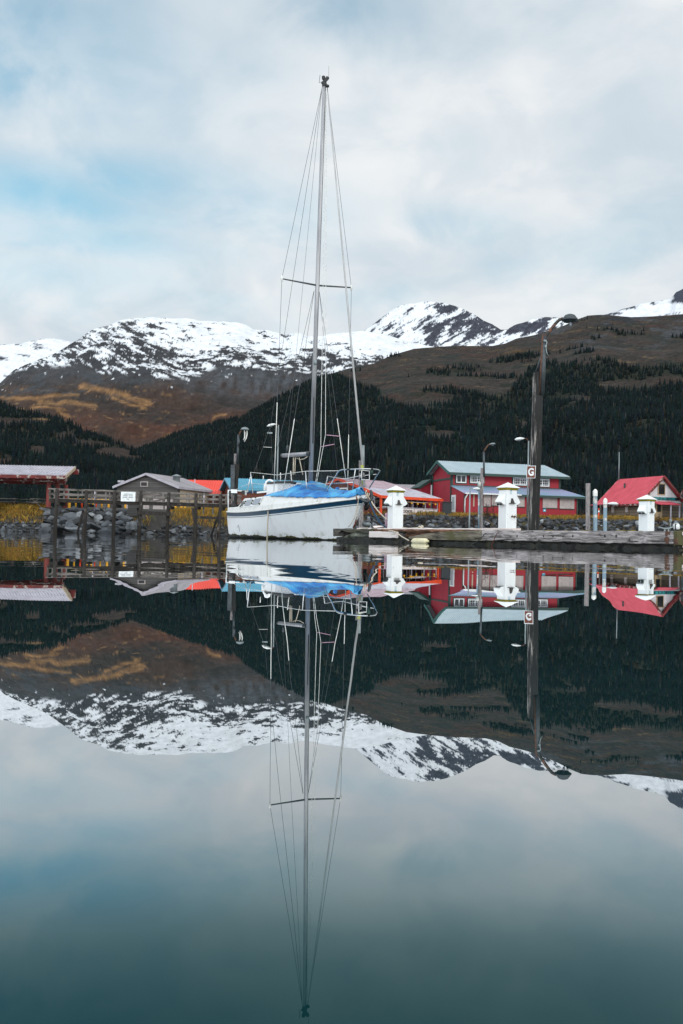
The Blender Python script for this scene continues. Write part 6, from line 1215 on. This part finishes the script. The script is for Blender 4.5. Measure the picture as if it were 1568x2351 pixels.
# blue tarp over the foredeck
M['tarp'] = mat('blue_tarpaulin', (.008, .28, .60), (.006, .15, .43), 5, rough=.42, bump=.12, c3=(.13, .48, .70), scale3=1.4, lo3=.46, hi3=.66)
def tarp():
    t0 = thing('blue_tarp', 'crumpled bright blue tarp spread over the sailboat foredeck and round its mast', 'tarp', tuple(BP(2.5, 0, 1.2))); rows = []; nt_, ns_ = 90, 46
    for i in range(nt_):
        t = .25 + 5.15 * i / (nt_ - 1); y2, z2 = LEV(t)[2]; smax = min(y2 + .03, float(np.interp(t, (0, 3.3, 4.2, 5.4), (2, 2, 1.08, .95)))); smin = -min(y2, .9); row = []
        for j in range(ns_):
            s = smin + (smax - smin) * j / (ns_ - 1); c = min(1, abs(s) / max(y2, .05)); zd = z2 + .05 * y2 * (1 - c * c)
            hgt = float(np.interp(t, (.2, .8, 1.6, 2.5, 3.2, 3.65, 4.0, 4.6, 5.4), (.2, .10, .11, .13, .20, .36, .22, .15, .04))) * (1 - c ** 1.7) ** .9
            wr = .055 * float(fbm(np.array(t * 2.6 + s), np.array(s * 3.5 - t), 4, 801, .55, True)) + .03 * float(fbm(np.array(t * 7), np.array(s * 7), 3, 811))
            edge = min(1, (ns_ - 1 - j) / 3); drop = 0
            if j == ns_ - 1: drop = -.03 - .07 * abs(float(gnoise(np.array(t * 3.1), np.array(.3), 821)))
            row.append(BP(t, s + (.03 if j == ns_ - 1 else 0), zd + .02 + hgt + wr * edge * (1 - .6 * c) + drop))
        rows.append(row)
    mb = MB(); mb.grid(rows, True); o = mb.build('sheet', M['tarp'], t0); sd_ = o.modifiers.new('solid', 'SOLIDIFY'); sd_.thickness = .006
    V, Fc = rock_shape(77, 4); c = W('d', 1275, 580, bt_y(.2, .1)); n_ = fbm(V[:, 0] * 2 + 3, V[:, 2] * 2 + V[:, 1], 4, 831, .6, True)
    V = V * (1 + .16 * n_[:, None]) * np.array((.17, .18, .20)); V[:, 2] -= .5 * np.clip(V[:, 0], 0, 1) ; mb = MB(); mb.add([c + Vector(p) for p in V], [tuple(f) for f in Fc], True); mb.build('bunched_end', M['tarp'], t0)
    mb = MB(); mb.tube([W('l', x, y, bt_y(1.0, .5)) for x, y in ((630, 690), (625, 665), (650, 650), (700, 655), (725, 660), (700, 685), (650, 690))], .012, 6); mb.build('tie_cord', M['black'], t0)
    mb = MB(); V2, F2 = rock_shape(78, 2); c = W('l', 548, 572, bt_y(2.4, -.9)); mb.add([c + Vector(p) * .07 for p in V2], [tuple(f) for f in F2], True); mb.build('knotted_corner', M['tarp'], t0)
tarp()
t = thing('hanging_hose', 'pale hose hanging from the sailboat rail straight down into the water', 'hose', tuple(W('c', 945, 910, bt_y(4.6, 1.3)))); mb = MB(); yy = bt_y(4.3, 1.44)
a = W('c', 945, 960, yy); mb.tube([W('c', 1060, 875, yy + .12), W('c', 985, 903, yy), W('c', 955, 915, yy), a, Vector((a.x - .01, yy, .3)), Vector((a.x - .02, yy, -.4))], .022, 8); mb.build('tube', M['rope_white'], t)
mb = MB(); mb.lathe(W('c', 1045, 872, yy + .1), [(0, -.03), (.06, -.02), (.05, .02), (0, .025)], 8); mb.build('chafe_pad', M['black'], t)

# ------------------------------------------------------------------ floating dock
DA = W('p', 768.6, 1213, 24.0); DB = W('p', 1553, 1222, 14.4); DL = (Vector((DB.x, DB.y, 0)) - Vector((DA.x, DA.y, 0))).length
DU = (Vector((DB.x, DB.y, 0)) - Vector((DA.x, DA.y, 0))).normalized(); DN = Vector((-DU.y, DU.x, 0)); DO = Vector((DA.x, DA.y, 0)); ZT = .275
def DP(s, n, z): return DO + DU * s + DN * n + Vector((0, 0, z))
def dsz(rg, x, y): return wall_hit(rg, x, y, (DO.x, DO.y), (DU.x, DU.y))
def WD(rg, x, y, n):
    O2 = DP(0, n, 0); s, z = wall_hit(rg, x, y, (O2.x, O2.y), (DU.x, DU.y)); return DP(s, n, z)
def dock():
    t = thing('floating_dock', 'low weathered timber floating dock with a bleached bolted edge beam', 'dock', tuple(DP(DL / 2, 1, 0)))
    MWt = MW[t.name]
    def slab(name, m, s0, s1, n0, n1, z0, z1, bev=.012, seg=1, jag=0, seed=0):
        # sawn timber lying along the dock with a slightly worn profile
        rg = np.random.default_rng(seed); k = max(2, int((s1 - s0) / .12)); rows = []
        for i in range(k + 1):
            s = s0 + (s1 - s0) * i / k; j = rg.normal(0, .004 + jag, 4); rows.append([DP(s, n0 + abs(j[0]), z0 + j[1]), DP(s, n0 + abs(j[2]) * .7, z1 + j[3] * .6), DP(s, n1, z1 + j[3] * .6), DP(s, n1, z0)])
        mb = MB(); mb.grid(rows, False, True); mb.add(rows[0], [(3, 2, 1, 0)]); mb.add(rows[-1], [(0, 1, 2, 3)]); o = MBrot(mb, name, m, t, bev); return o
    s_post, _ = dsz('n', 168, 320); s_w0, z_w1 = dsz('n', 175, 290); s_w1, z_w0 = dsz('n', 415, 358); s_t0, _ = dsz('n', 525, 350); s_j, _ = dsz('n', 1180, 350); s_e, _ = dsz('o', 840, 1800)
    slab('float', 'float', .05, DL - .02, .07, 3.0, -.35, .10, 0, jag=.012, seed=1)
    slab('edge_beam', 'dock_face', s_j + .002, s_e - .002, 0, .2, .085, ZT, seed=2)
    # the left beam droops and tapers at its end
    mb = MB(); rows = []; k = 30
    for i in range(k + 1):
        f = i / k; s = s_t0 + (s_j - s_t0) * f; zt = float(np.interp(f, (0, .25, .55, 1), (.13, .20, .245, ZT))); zb = .075; rows.append([DP(s, .0, zb), DP(s, .0, zt), DP(s, .2, zt), DP(s, .2, zb)])
    mb.grid(rows, False, True); mb.add(rows[0], [(3, 2, 1, 0)]); mb.add(rows[-1], [(0, 1, 2, 3)]); MBrot(mb, 'edge_beam', 'dock_mossy', t, .01)
    slab('white_board', 'dock_white', s_w0, s_w1, -.015, .05, .10, .235, seed=4); slab('inner_beam', 'dock_brown', s_w1 + .01, s_j + .8, .22, .36, .12, ZT + .005, seed=5, jag=.004); slab('kerb_plank', 'dock_white', .35, s_j + .4, .40, .60, ZT, ZT + .045, seed=6, jag=.004)
    slab('kerb_plank', 'dock_brown', .2, s_j - .3, .08, .21, .245, ZT + .012, seed=7, jag=.004)
    slab('end_block', 'dock_mossy', s_e, DL + .02, -.012, .25, .07, ZT + .004, seed=8, jag=.006); slab('fringe', 'float', .1, DL, .02, .06, -.05, .045, 0, jag=.02, seed=12)
    # broken corner: old concrete lump in a timber box
    V, Fc = rock_shape(90, 4); mb = MB(); c = DP(s_post * .56, .14, .13); mb.add([c + DU * (p[0] * s_post * .40) + DN * (p[1] * .16) + Vector((0, 0, p[2] * .16)) for p in V], [tuple(f) for f in Fc], True); MBrot(mb, 'corner_block', 'concrete', t, 0)
    slab('corner_timber', 'dock_black', -.02, s_post + .1, .0, .16, .215, ZT + .01, seed=9, jag=.012); slab('corner_timber', 'dock_black', -.30, .25, .1, .35, .12, ZT + .02, seed=10, jag=.01); slab('corner_timber', 'float', .02, s_post, .03, .2, -.1, .1, 0, seed=11, jag=.014)
    # deck planks lie across the dock
    for k in range(int(DL / .3)):
        s = .3 + k * .3
        if s > DL - .3: break
        mb = MB(); mb.box(DP(s, 1.62, ZT - .028), (.28, 2.76, .04), DU, DN); MBrot(mb, 'deck_plank', 'dock_mossy' if k % 3 else 'dock_brown', t, 0)
    for (rg, x, y) in (('g', 115, 1338), ('g', 402, 1338), ('g', 552, 1338), ('g', 706, 1338), ('g', 868, 1337), ('g', 1033, 1338), ('g', 1203, 1338), ('g', 1562, 1337), ('h', 172, 1443), ('h', 376, 1443), ('h', 590, 1443), ('o', 645, 1790), ('f', 1240, 1335), ('n', 238, 328), ('f', 610, 1350)):
        s, z = dsz(rg, x, y); mb = MB(); mb.lathe(DP(s, .006, z), [(.0, .004), (.021, .004), (.023, .001), (.023, -.02)], 12, -DN); MBrot(mb, 'bolt', 'dark', t, 0)  # flat dark discs stand in for the shaded bolt holes
    for (rg, x, y, r) in (('o', 650, 1930, .045), ('o', 640, 1720, .03), ('o', 715, 1710, .02), ('o', 930, 1960, .04)):
        s, z = dsz(rg, x, y); rr = np.random.default_rng(int(x)); pts = [DP(s + r * (1 + rr.uniform(-.4, .4)) * math.cos(a), -.0195 if x > 900 else -.006, z + r * 1.3 * (1 + rr.uniform(-.4, .4)) * math.sin(a)) for a in [2 * math.pi * k / 12 for k in range(12)]]; mb = MB(); mb.poly(pts, .006); MBrot(mb, 'rust_plate', 'rust_steel', t, 0)
    for (s, n, r) in ((7.9, .1, .05), (8.3, .12, .04), (8.8, .1, .045), (9.6, .1, .05), (9.8, .12, .05), (10.0, .1, .04), (4.9, .12, .035), (5.3, .1, .03), (2.2, .12, .03)):
        V2, F2 = rock_shape(int(s * 10), 2); mb = MB(); mb.add([DP(s, n, ZT) + Vector((p[0] * r * 2.2, p[1] * r, p[2] * r * .5)) for p in V2], [tuple(f) for f in F2], True); MBrot(mb, 'moss_clump', 'moss_y', t, 0)
M['dock_black'] = plank_mat('blackened_dock_timber', (.16, .15, .13), (.02, .018, .016), (.7, 8, 8), moss=(.05, .05, .03))
def MBrot(mb, name, m, parent, bev):
    # parts of the dock: the mesh axes follow the dock so that the grain runs along it
    rot = Matrix(((DU.x, DN.x, 0, DO.x), (DU.y, DN.y, 0, DO.y), (0, 0, 1, 0), (0, 0, 0, 1))); inv = rot.inverted(); mb.v = [inv @ p for p in mb.v]; o = mb.build(name, M[m], None, bevel=bev); o.parent = parent; o.matrix_local = MW[parent.name].inverted() @ rot; return o
M['moss_y'] = mat('yellow_moss', (.26, .2, .015), (.1, .09, .01), 20, rough=.95)
dock()
# walkway behind, carrying the third pedestal
t = thing('rear_walkway', 'second timber walkway float lying behind the near dock', 'dock', tuple(DP(3, 9, 0)))
mb = MB(); mb.box(DP(3.4, 9.2, .0), (13.0, 2.2, .42), DU, DN); MBrot(mb, 'float', 'float', t, .02); mb = MB(); mb.box(DP(3.4, 9.2, .235), (13.0, 2.4, .05), DU, DN); MBrot(mb, 'deck', 'dock_mossy', t, .005)
t = thing('concrete_float', 'whitish concrete float just past the right end of the timber dock', 'dock', tuple(W('o', 1100, 1800, 14.3)))
a = W('o', 1035, 1690, 14.5); mb = MB(); V, Fc = rock_shape(93, 4)
mb.box((a.x + 1.5, a.y + .6, .24), (3.0, 1.4, .05)); mb.build('cap', M['dock_white'], t, bevel=.01); mb = MB(); mb.box((a.x + 1.52, a.y + .6, .1), (3.0, 1.3, .13)); mb.build('body', M['conc_white'] if 'conc_white' in M else M['dock_white'], t, bevel=.02); mb = MB(); mb.box((a.x + 1.5, a.y + .6, -.1), (3.1, 1.45, .24)); mb.build('skirt', M['float'], t, bevel=.03)

# ------------------------------------------------------------------ dock pedestals
def pedestal(label, x, y, z, rz, taps=False):
    t = thing('power_pedestal', label, 'power pedestal', (x, y, z), rz, 'power pedestals on the docks'); w_ = .145
    mb = MB(); mb.box((0, 0, .475), (2 * w_, 2 * w_, .95)); mb.build('body', M['pedestal'], t, False, bevel=.012)
    mb = MB(); mb.grid([[(sx * w_ * k, sy * w_ * k, zz) for sx, sy in ((-1, -1), (1, -1), (1, 1), (-1, 1))] for k, zz in ((1.02, .945), (1.24, .998))], False, True); mb.build('yellow_band', M['yellow'], t, False)
    c = .19; mb = MB(); vs = [(sx * c, sy * c, zz) for zz in (.998, 1.008) for sx, sy in ((-1, -1), (1, -1), (1, 1), (-1, 1))] + [(0, 0, 1.125)]
    mb.add(vs, [(3, 2, 1, 0), (0, 1, 5, 4), (1, 2, 6, 5), (2, 3, 7, 6), (3, 0, 4, 7), (4, 5, 8), (5, 6, 8), (6, 7, 8), (7, 4, 8)]); mb.build('pyramid_cap', M['pedestal'], t, False)
    for sx in (-1, 1):
        prof = ((0, .90), (.018, .90), (.022, .85), (.125, .70), (.13, .675), (.05, .62), (0, .615)); mb = MB(); a = [Vector((sx * (w_ + o_), -.105, zz)) for o_, zz in prof]; b = [Vector((sx * (w_ + o_), .105, zz)) for o_, zz in prof]; n = len(prof)
        mb.add(a + b, [tuple(range(n)), tuple(reversed(range(n, 2 * n)))] + [(i, i + n, (i + 1) % n + n, (i + 1) % n) for i in range(n)]); h = mb.build('socket_hood', M['pedestal'], t, False, bevel=.006)
        for yy in (-.05, .05): mb = MB(); mb.lathe((sx * (w_ + .085), yy, .645), [(.03, .012), (.034, -.02), (.026, -.035), (0, -.036)], 10, (sx * .45, 0, .9)); mb.build('socket', M['steel_dark'], h, False)
    mb = MB(); mb.add([(-.018, -w_ - .002, .765), (.022, -w_ - .002, .765), (.05, -w_ - .002, .66), (-.035, -w_ - .002, .66), (-.014, -w_ - .02, .76), (.018, -w_ - .02, .76), (.045, -w_ - .05, .66), (-.03, -w_ - .05, .66)], [(0, 1, 2, 3), (7, 6, 5, 4), (0, 4, 5, 1), (1, 5, 6, 2), (2, 6, 7, 3), (3, 7, 4, 0)]); mb.box((.0, -w_ - .025, .652), (.16, .055, .012)); mb.build('lamp_hood', M['hood'], t, False)
    mb = MB(); mb.box((-.03, -w_ - .002, .90), (.058, .004, .09)); st = mb.build('label_plate', M['sticker'], t, False); mb = MB(); mb.box((-.03, -w_ - .005, .935), (.05, .003, .014)); mb.build('label_band', M['roof_blue'], st, False)
    mb = MB()
    for sx in (-.11, .11):
        for zz in (.06, .22, .4, .57): mb.lathe((sx, -w_ - .001, zz), [(.006, 0), (.006, .004), (0, .005)], 6, (0, -1, 0))
    mb.build('screws', M['steel_dark'], t, False)
    mb = MB(); mb.box((0, -w_ - .0015, .30), (.25, .003, .56)); mb.build('front_panel', M['pedestal'], t, False)
    if taps:
        for sx in (.0, .075): mb = MB(); mb.lathe((sx, -w_, .36), [(.018, 0), (.018, .03), (.012, .035), (.012, .06)], 8, (0, -1, 0)); mb.tube([(sx, -w_ - .04, .36), (sx + .02, -w_ - .06, .345), (sx + .022, -w_ - .065, .325)], .011, 6); mb.tube([(sx, -w_ - .03, .36), (sx, -w_ - .03, .40)], .006, 5); mb.build('tap', M['brass'], t, False)
    return t
M['hood'] = mat('brown_grey_hood', (.06, .052, .045), rough=.5); M['sticker'] = mat('label_sticker', (.6, .68, .72), rough=.5); M['brass'] = mat('old_brass', (.2, .12, .07), rough=.4, metal=.5)
p = W('e', 492, 1320, 24.5); pedestal('white power pedestal with a yellow-banded pyramid cap, the one nearest the sailboat', p.x, p.y, ZT - .005, R(25))
p = W('f', 1356, 1275, 22.2); pedestal('white power pedestal with two brass taps, beside the letter sign pile', p.x, p.y, ZT - .005, R(29), True)
p = W('h', 916, 1300, 26.2); pedestal('white power pedestal standing in front of the log cabin', p.x, p.y, ZT - .015, R(38))

# ------------------------------------------------------------------ ropes, fender and small dock gear
def rope(name, label, cat, pts, r, m):
    P = [W(*p) if p[3] > 1 else WD(p[0], p[1], p[2], p[3]) for p in pts]; Q = []
    for i in range(len(P) - 1):
        a, b, c, d = P[max(i - 1, 0)], P[i], P[i + 1], P[min(i + 2, len(P) - 1)]
        for k in range(4): u = k / 4; Q.append(.5 * ((2 * b) + (c - a) * u + (2 * a - 5 * b + 4 * c - d) * u * u + (3 * b - a - 3 * c + d) * u ** 3))
    Q.append(P[-1]); mb = MB(); mb.tube(Q, r, 7); return tag(mb.build(name, M[m], None), label, cat)
rope('mooring_line', 'blue mooring line from the sailboat bow down to the dock', 'rope', (('l', 1172, 830, 25.9), ('l', 1222, 950, 25.7), ('l', 1300, 1120, 25.4), ('l', 1400, 1260, 25.1), ('l', 1492, 1330, 24.8)), .022, 'rope_blue')
rope('mooring_line', 'white mooring line from the sailboat bow towards the nearest pedestal', 'rope', (('l', 1208, 815, 25.9), ('l', 1250, 890, 25.6), ('l', 1370, 1040, 25.2), ('l', 1512, 1172, 24.75)), .017, 'rope_white')
rope('dock_rope', 'white rope lying on the dock with a knotted end beside the pedestal', 'rope', (('e', 640, 1285, 24.2), ('e', 760, 1300, 24.1), ('e', 900, 1292, 24.0), ('e', 975, 1272, 23.9), ('e', 1020, 1245, 23.9), ('e', 1035, 1270, 23.9), ('e', 985, 1268, 23.85), ('e', 960, 1250, 23.85), ('e', 1010, 1290, 23.8), ('e', 1030, 1300, 23.8)), .022, 'rope_white')
rope('fender_line', 'pale frayed line tying the old fender to the dock edge', 'rope', (('e', 330, 1325, 22.2), ('e', 430, 1340, -.04), ('e', 520, 1375, -.05), ('e', 620, 1450, -.05), ('e', 760, 1530, -.08)), .013, 'rope_white')
rope('dark_line', 'dark grey line drooping from the dock beside the middle pedestal', 'rope', (('f', 1200, 1258, 20.9), ('f', 1080, 1270, 20.0), ('f', 1000, 1292, -.03), ('f', 930, 1370, -.03), ('f', 850, 1435, -.04), ('f', 760, 1486, -.06)), .008, 'rope_dark')
rope('rust_line', 'rust-coloured line hanging over the dock edge under the middle pedestal', 'rope', (('f', 1350, 1276, 20.0), ('f', 1210, 1283, -.02), ('f', 1170, 1330, -.03), ('f', 1140, 1400, -.03), ('f', 1095, 1490, -.04)), .007, 'rope_rust')
rope('yellow_line', 'faded yellow rope lying along the dock beside the lamp pile', 'rope', (('g', 480, 1268, 19.5), ('g', 620, 1272, 19.2), ('g', 760, 1276, 18.9), ('g', 800, 1262, 18.7), ('g', 850, 1276, 18.5), ('g', 980, 1272, 18.2), ('g', 1100, 1270, 18.0), ('g', 1225, 1262, 17.7)), .018, 'rope_yellow') if 'rope_yellow' in M else None
t = thing('old_fender', 'old yellowed white fender floating against the dock edge', 'fender', tuple(WD('e', 980, 1545, -.09))); c = WD('e', 980, 1545, -.09); e1, e2 = WD('e', 800, 1540, -.09), WD('e', 1165, 1548, -.09); e2 = c + (e2 - c) * .75; e1 = c - (e2 - c); ax = (e2 - e1).normalized(); ln = (e2 - e1).length / 2
mb = MB(); mb.lathe(c, [(0, -ln), (.035, -ln), (.058, -ln * .88), (.064, -ln * .7), (.064, ln * .7), (.058, ln * .88), (.035, ln), (0, ln)], 18, ax); mb.build('body', M['fender'], t)
for s in (-1, 1): mb = MB(); mb.lathe(c + ax * s * ln, [(.03, -.02), (.022, .02), (.024, .05), (0, .055)], 10, ax * s); mb.build('eye', M['fender'], t)
t = thing('hose_end', 'black hose end lying on the dock beside the middle pedestal', 'hose', tuple(W('f', 1170, 1262, 21.5))); mb = MB(); mb.tube([W('f', 1140, 1262, 21.2), W('f', 1165, 1258, 21.3), W('f', 1205, 1262, 21.4)], [.035, .045, .04], 10); mb.build('nozzle', M['black'], t); mb = MB(); mb.tube([W('f', 1020, 1232, 21.6), W('f', 1060, 1250, 21.5), W('f', 1140, 1256, 21.3)], .022, 8); mb.build('tube', M['steel_dark'], t)
t = thing('pink_pipe', 'pale pink plastic pipe standing just behind the pedestal nearest the boat', 'pipe', tuple(W('e', 318, 1260, 25.0))); a, b = W('e', 318, 1270, 25.0), W('e', 318, 1005, 25.0); a.z = ZT - .02; mb = MB(); mb.tube([a, b], .026, 12); mb.build('tube', M['pink'], t); mb = MB(); mb.lathe(b, [(.03, -.04), (.03, .015), (0, .02)], 12); mb.build('cap', M['pink'], t)
p = W('l', 1105, 1330, 27); t = thing('mooring_bollard', 'grey galvanised mooring bollard seen between the boat bow and the pedestal', 'bollard', (p.x, p.y, .1)); top = W('l', 1105, 1235, 27)
mb = MB(); mb.tube([(p.x, p.y, -.3), (p.x, p.y, top.z - .06)], .05, 12); mb.build('stem', M['concrete'], t); mb = MB(); mb.lathe((p.x, p.y, top.z - .08), [(.1, 0), (.13, .03), (.13, .06), (.08, .1), (0, .1)], 14); mb.build('head', M['steel'], t); mb = MB(); mb.tube([(p.x + .1, p.y - .02, top.z - .05), (p.x + .12, p.y - .02, .15)], .028, 8); mb.build('arm', M['steel'], t)
for (x, y, lb, s) in ((150, 1262, 'whitish block of scrap lying on the dock behind the blue mooring line', .075), (100, 1280, 'low flat scrap board lying on the dock by the bow', .05)):
    V, Fc = rock_shape(int(x), 3); c = W('e', x, y, 24.4); mb = MB(); mb.add([c + Vector((p_[0] * s * 1.6, p_[1] * s, p_[2] * s * .6)) for p_ in V], [tuple(f) for f in Fc], False); tag(mb.build('scrap_block', M['dock_white'], None), lb, 'scrap')
t = thing('dock_cleat', 'long grey mooring cleat on the dock near its far end past the third pedestal', 'cleat', tuple(W('o', 640, 1600, 16.0))); P = [W('o', x, y, 16.0) for x, y in ((390, 1530), (480, 1555), (560, 1580), (700, 1575), (790, 1540), (840, 1525))]
mb = MB(); mb.tube(P, [.008, .012, .016, .016, .012, .008], 8); mb.build('horn', M['steel'], t)
for x in (580, 690): mb = MB(); a = W('o', x, 1580, 16.0); mb.tube([a, Vector((a.x, a.y, ZT - .02))], .014, 8); mb.build('foot', M['steel'], t)
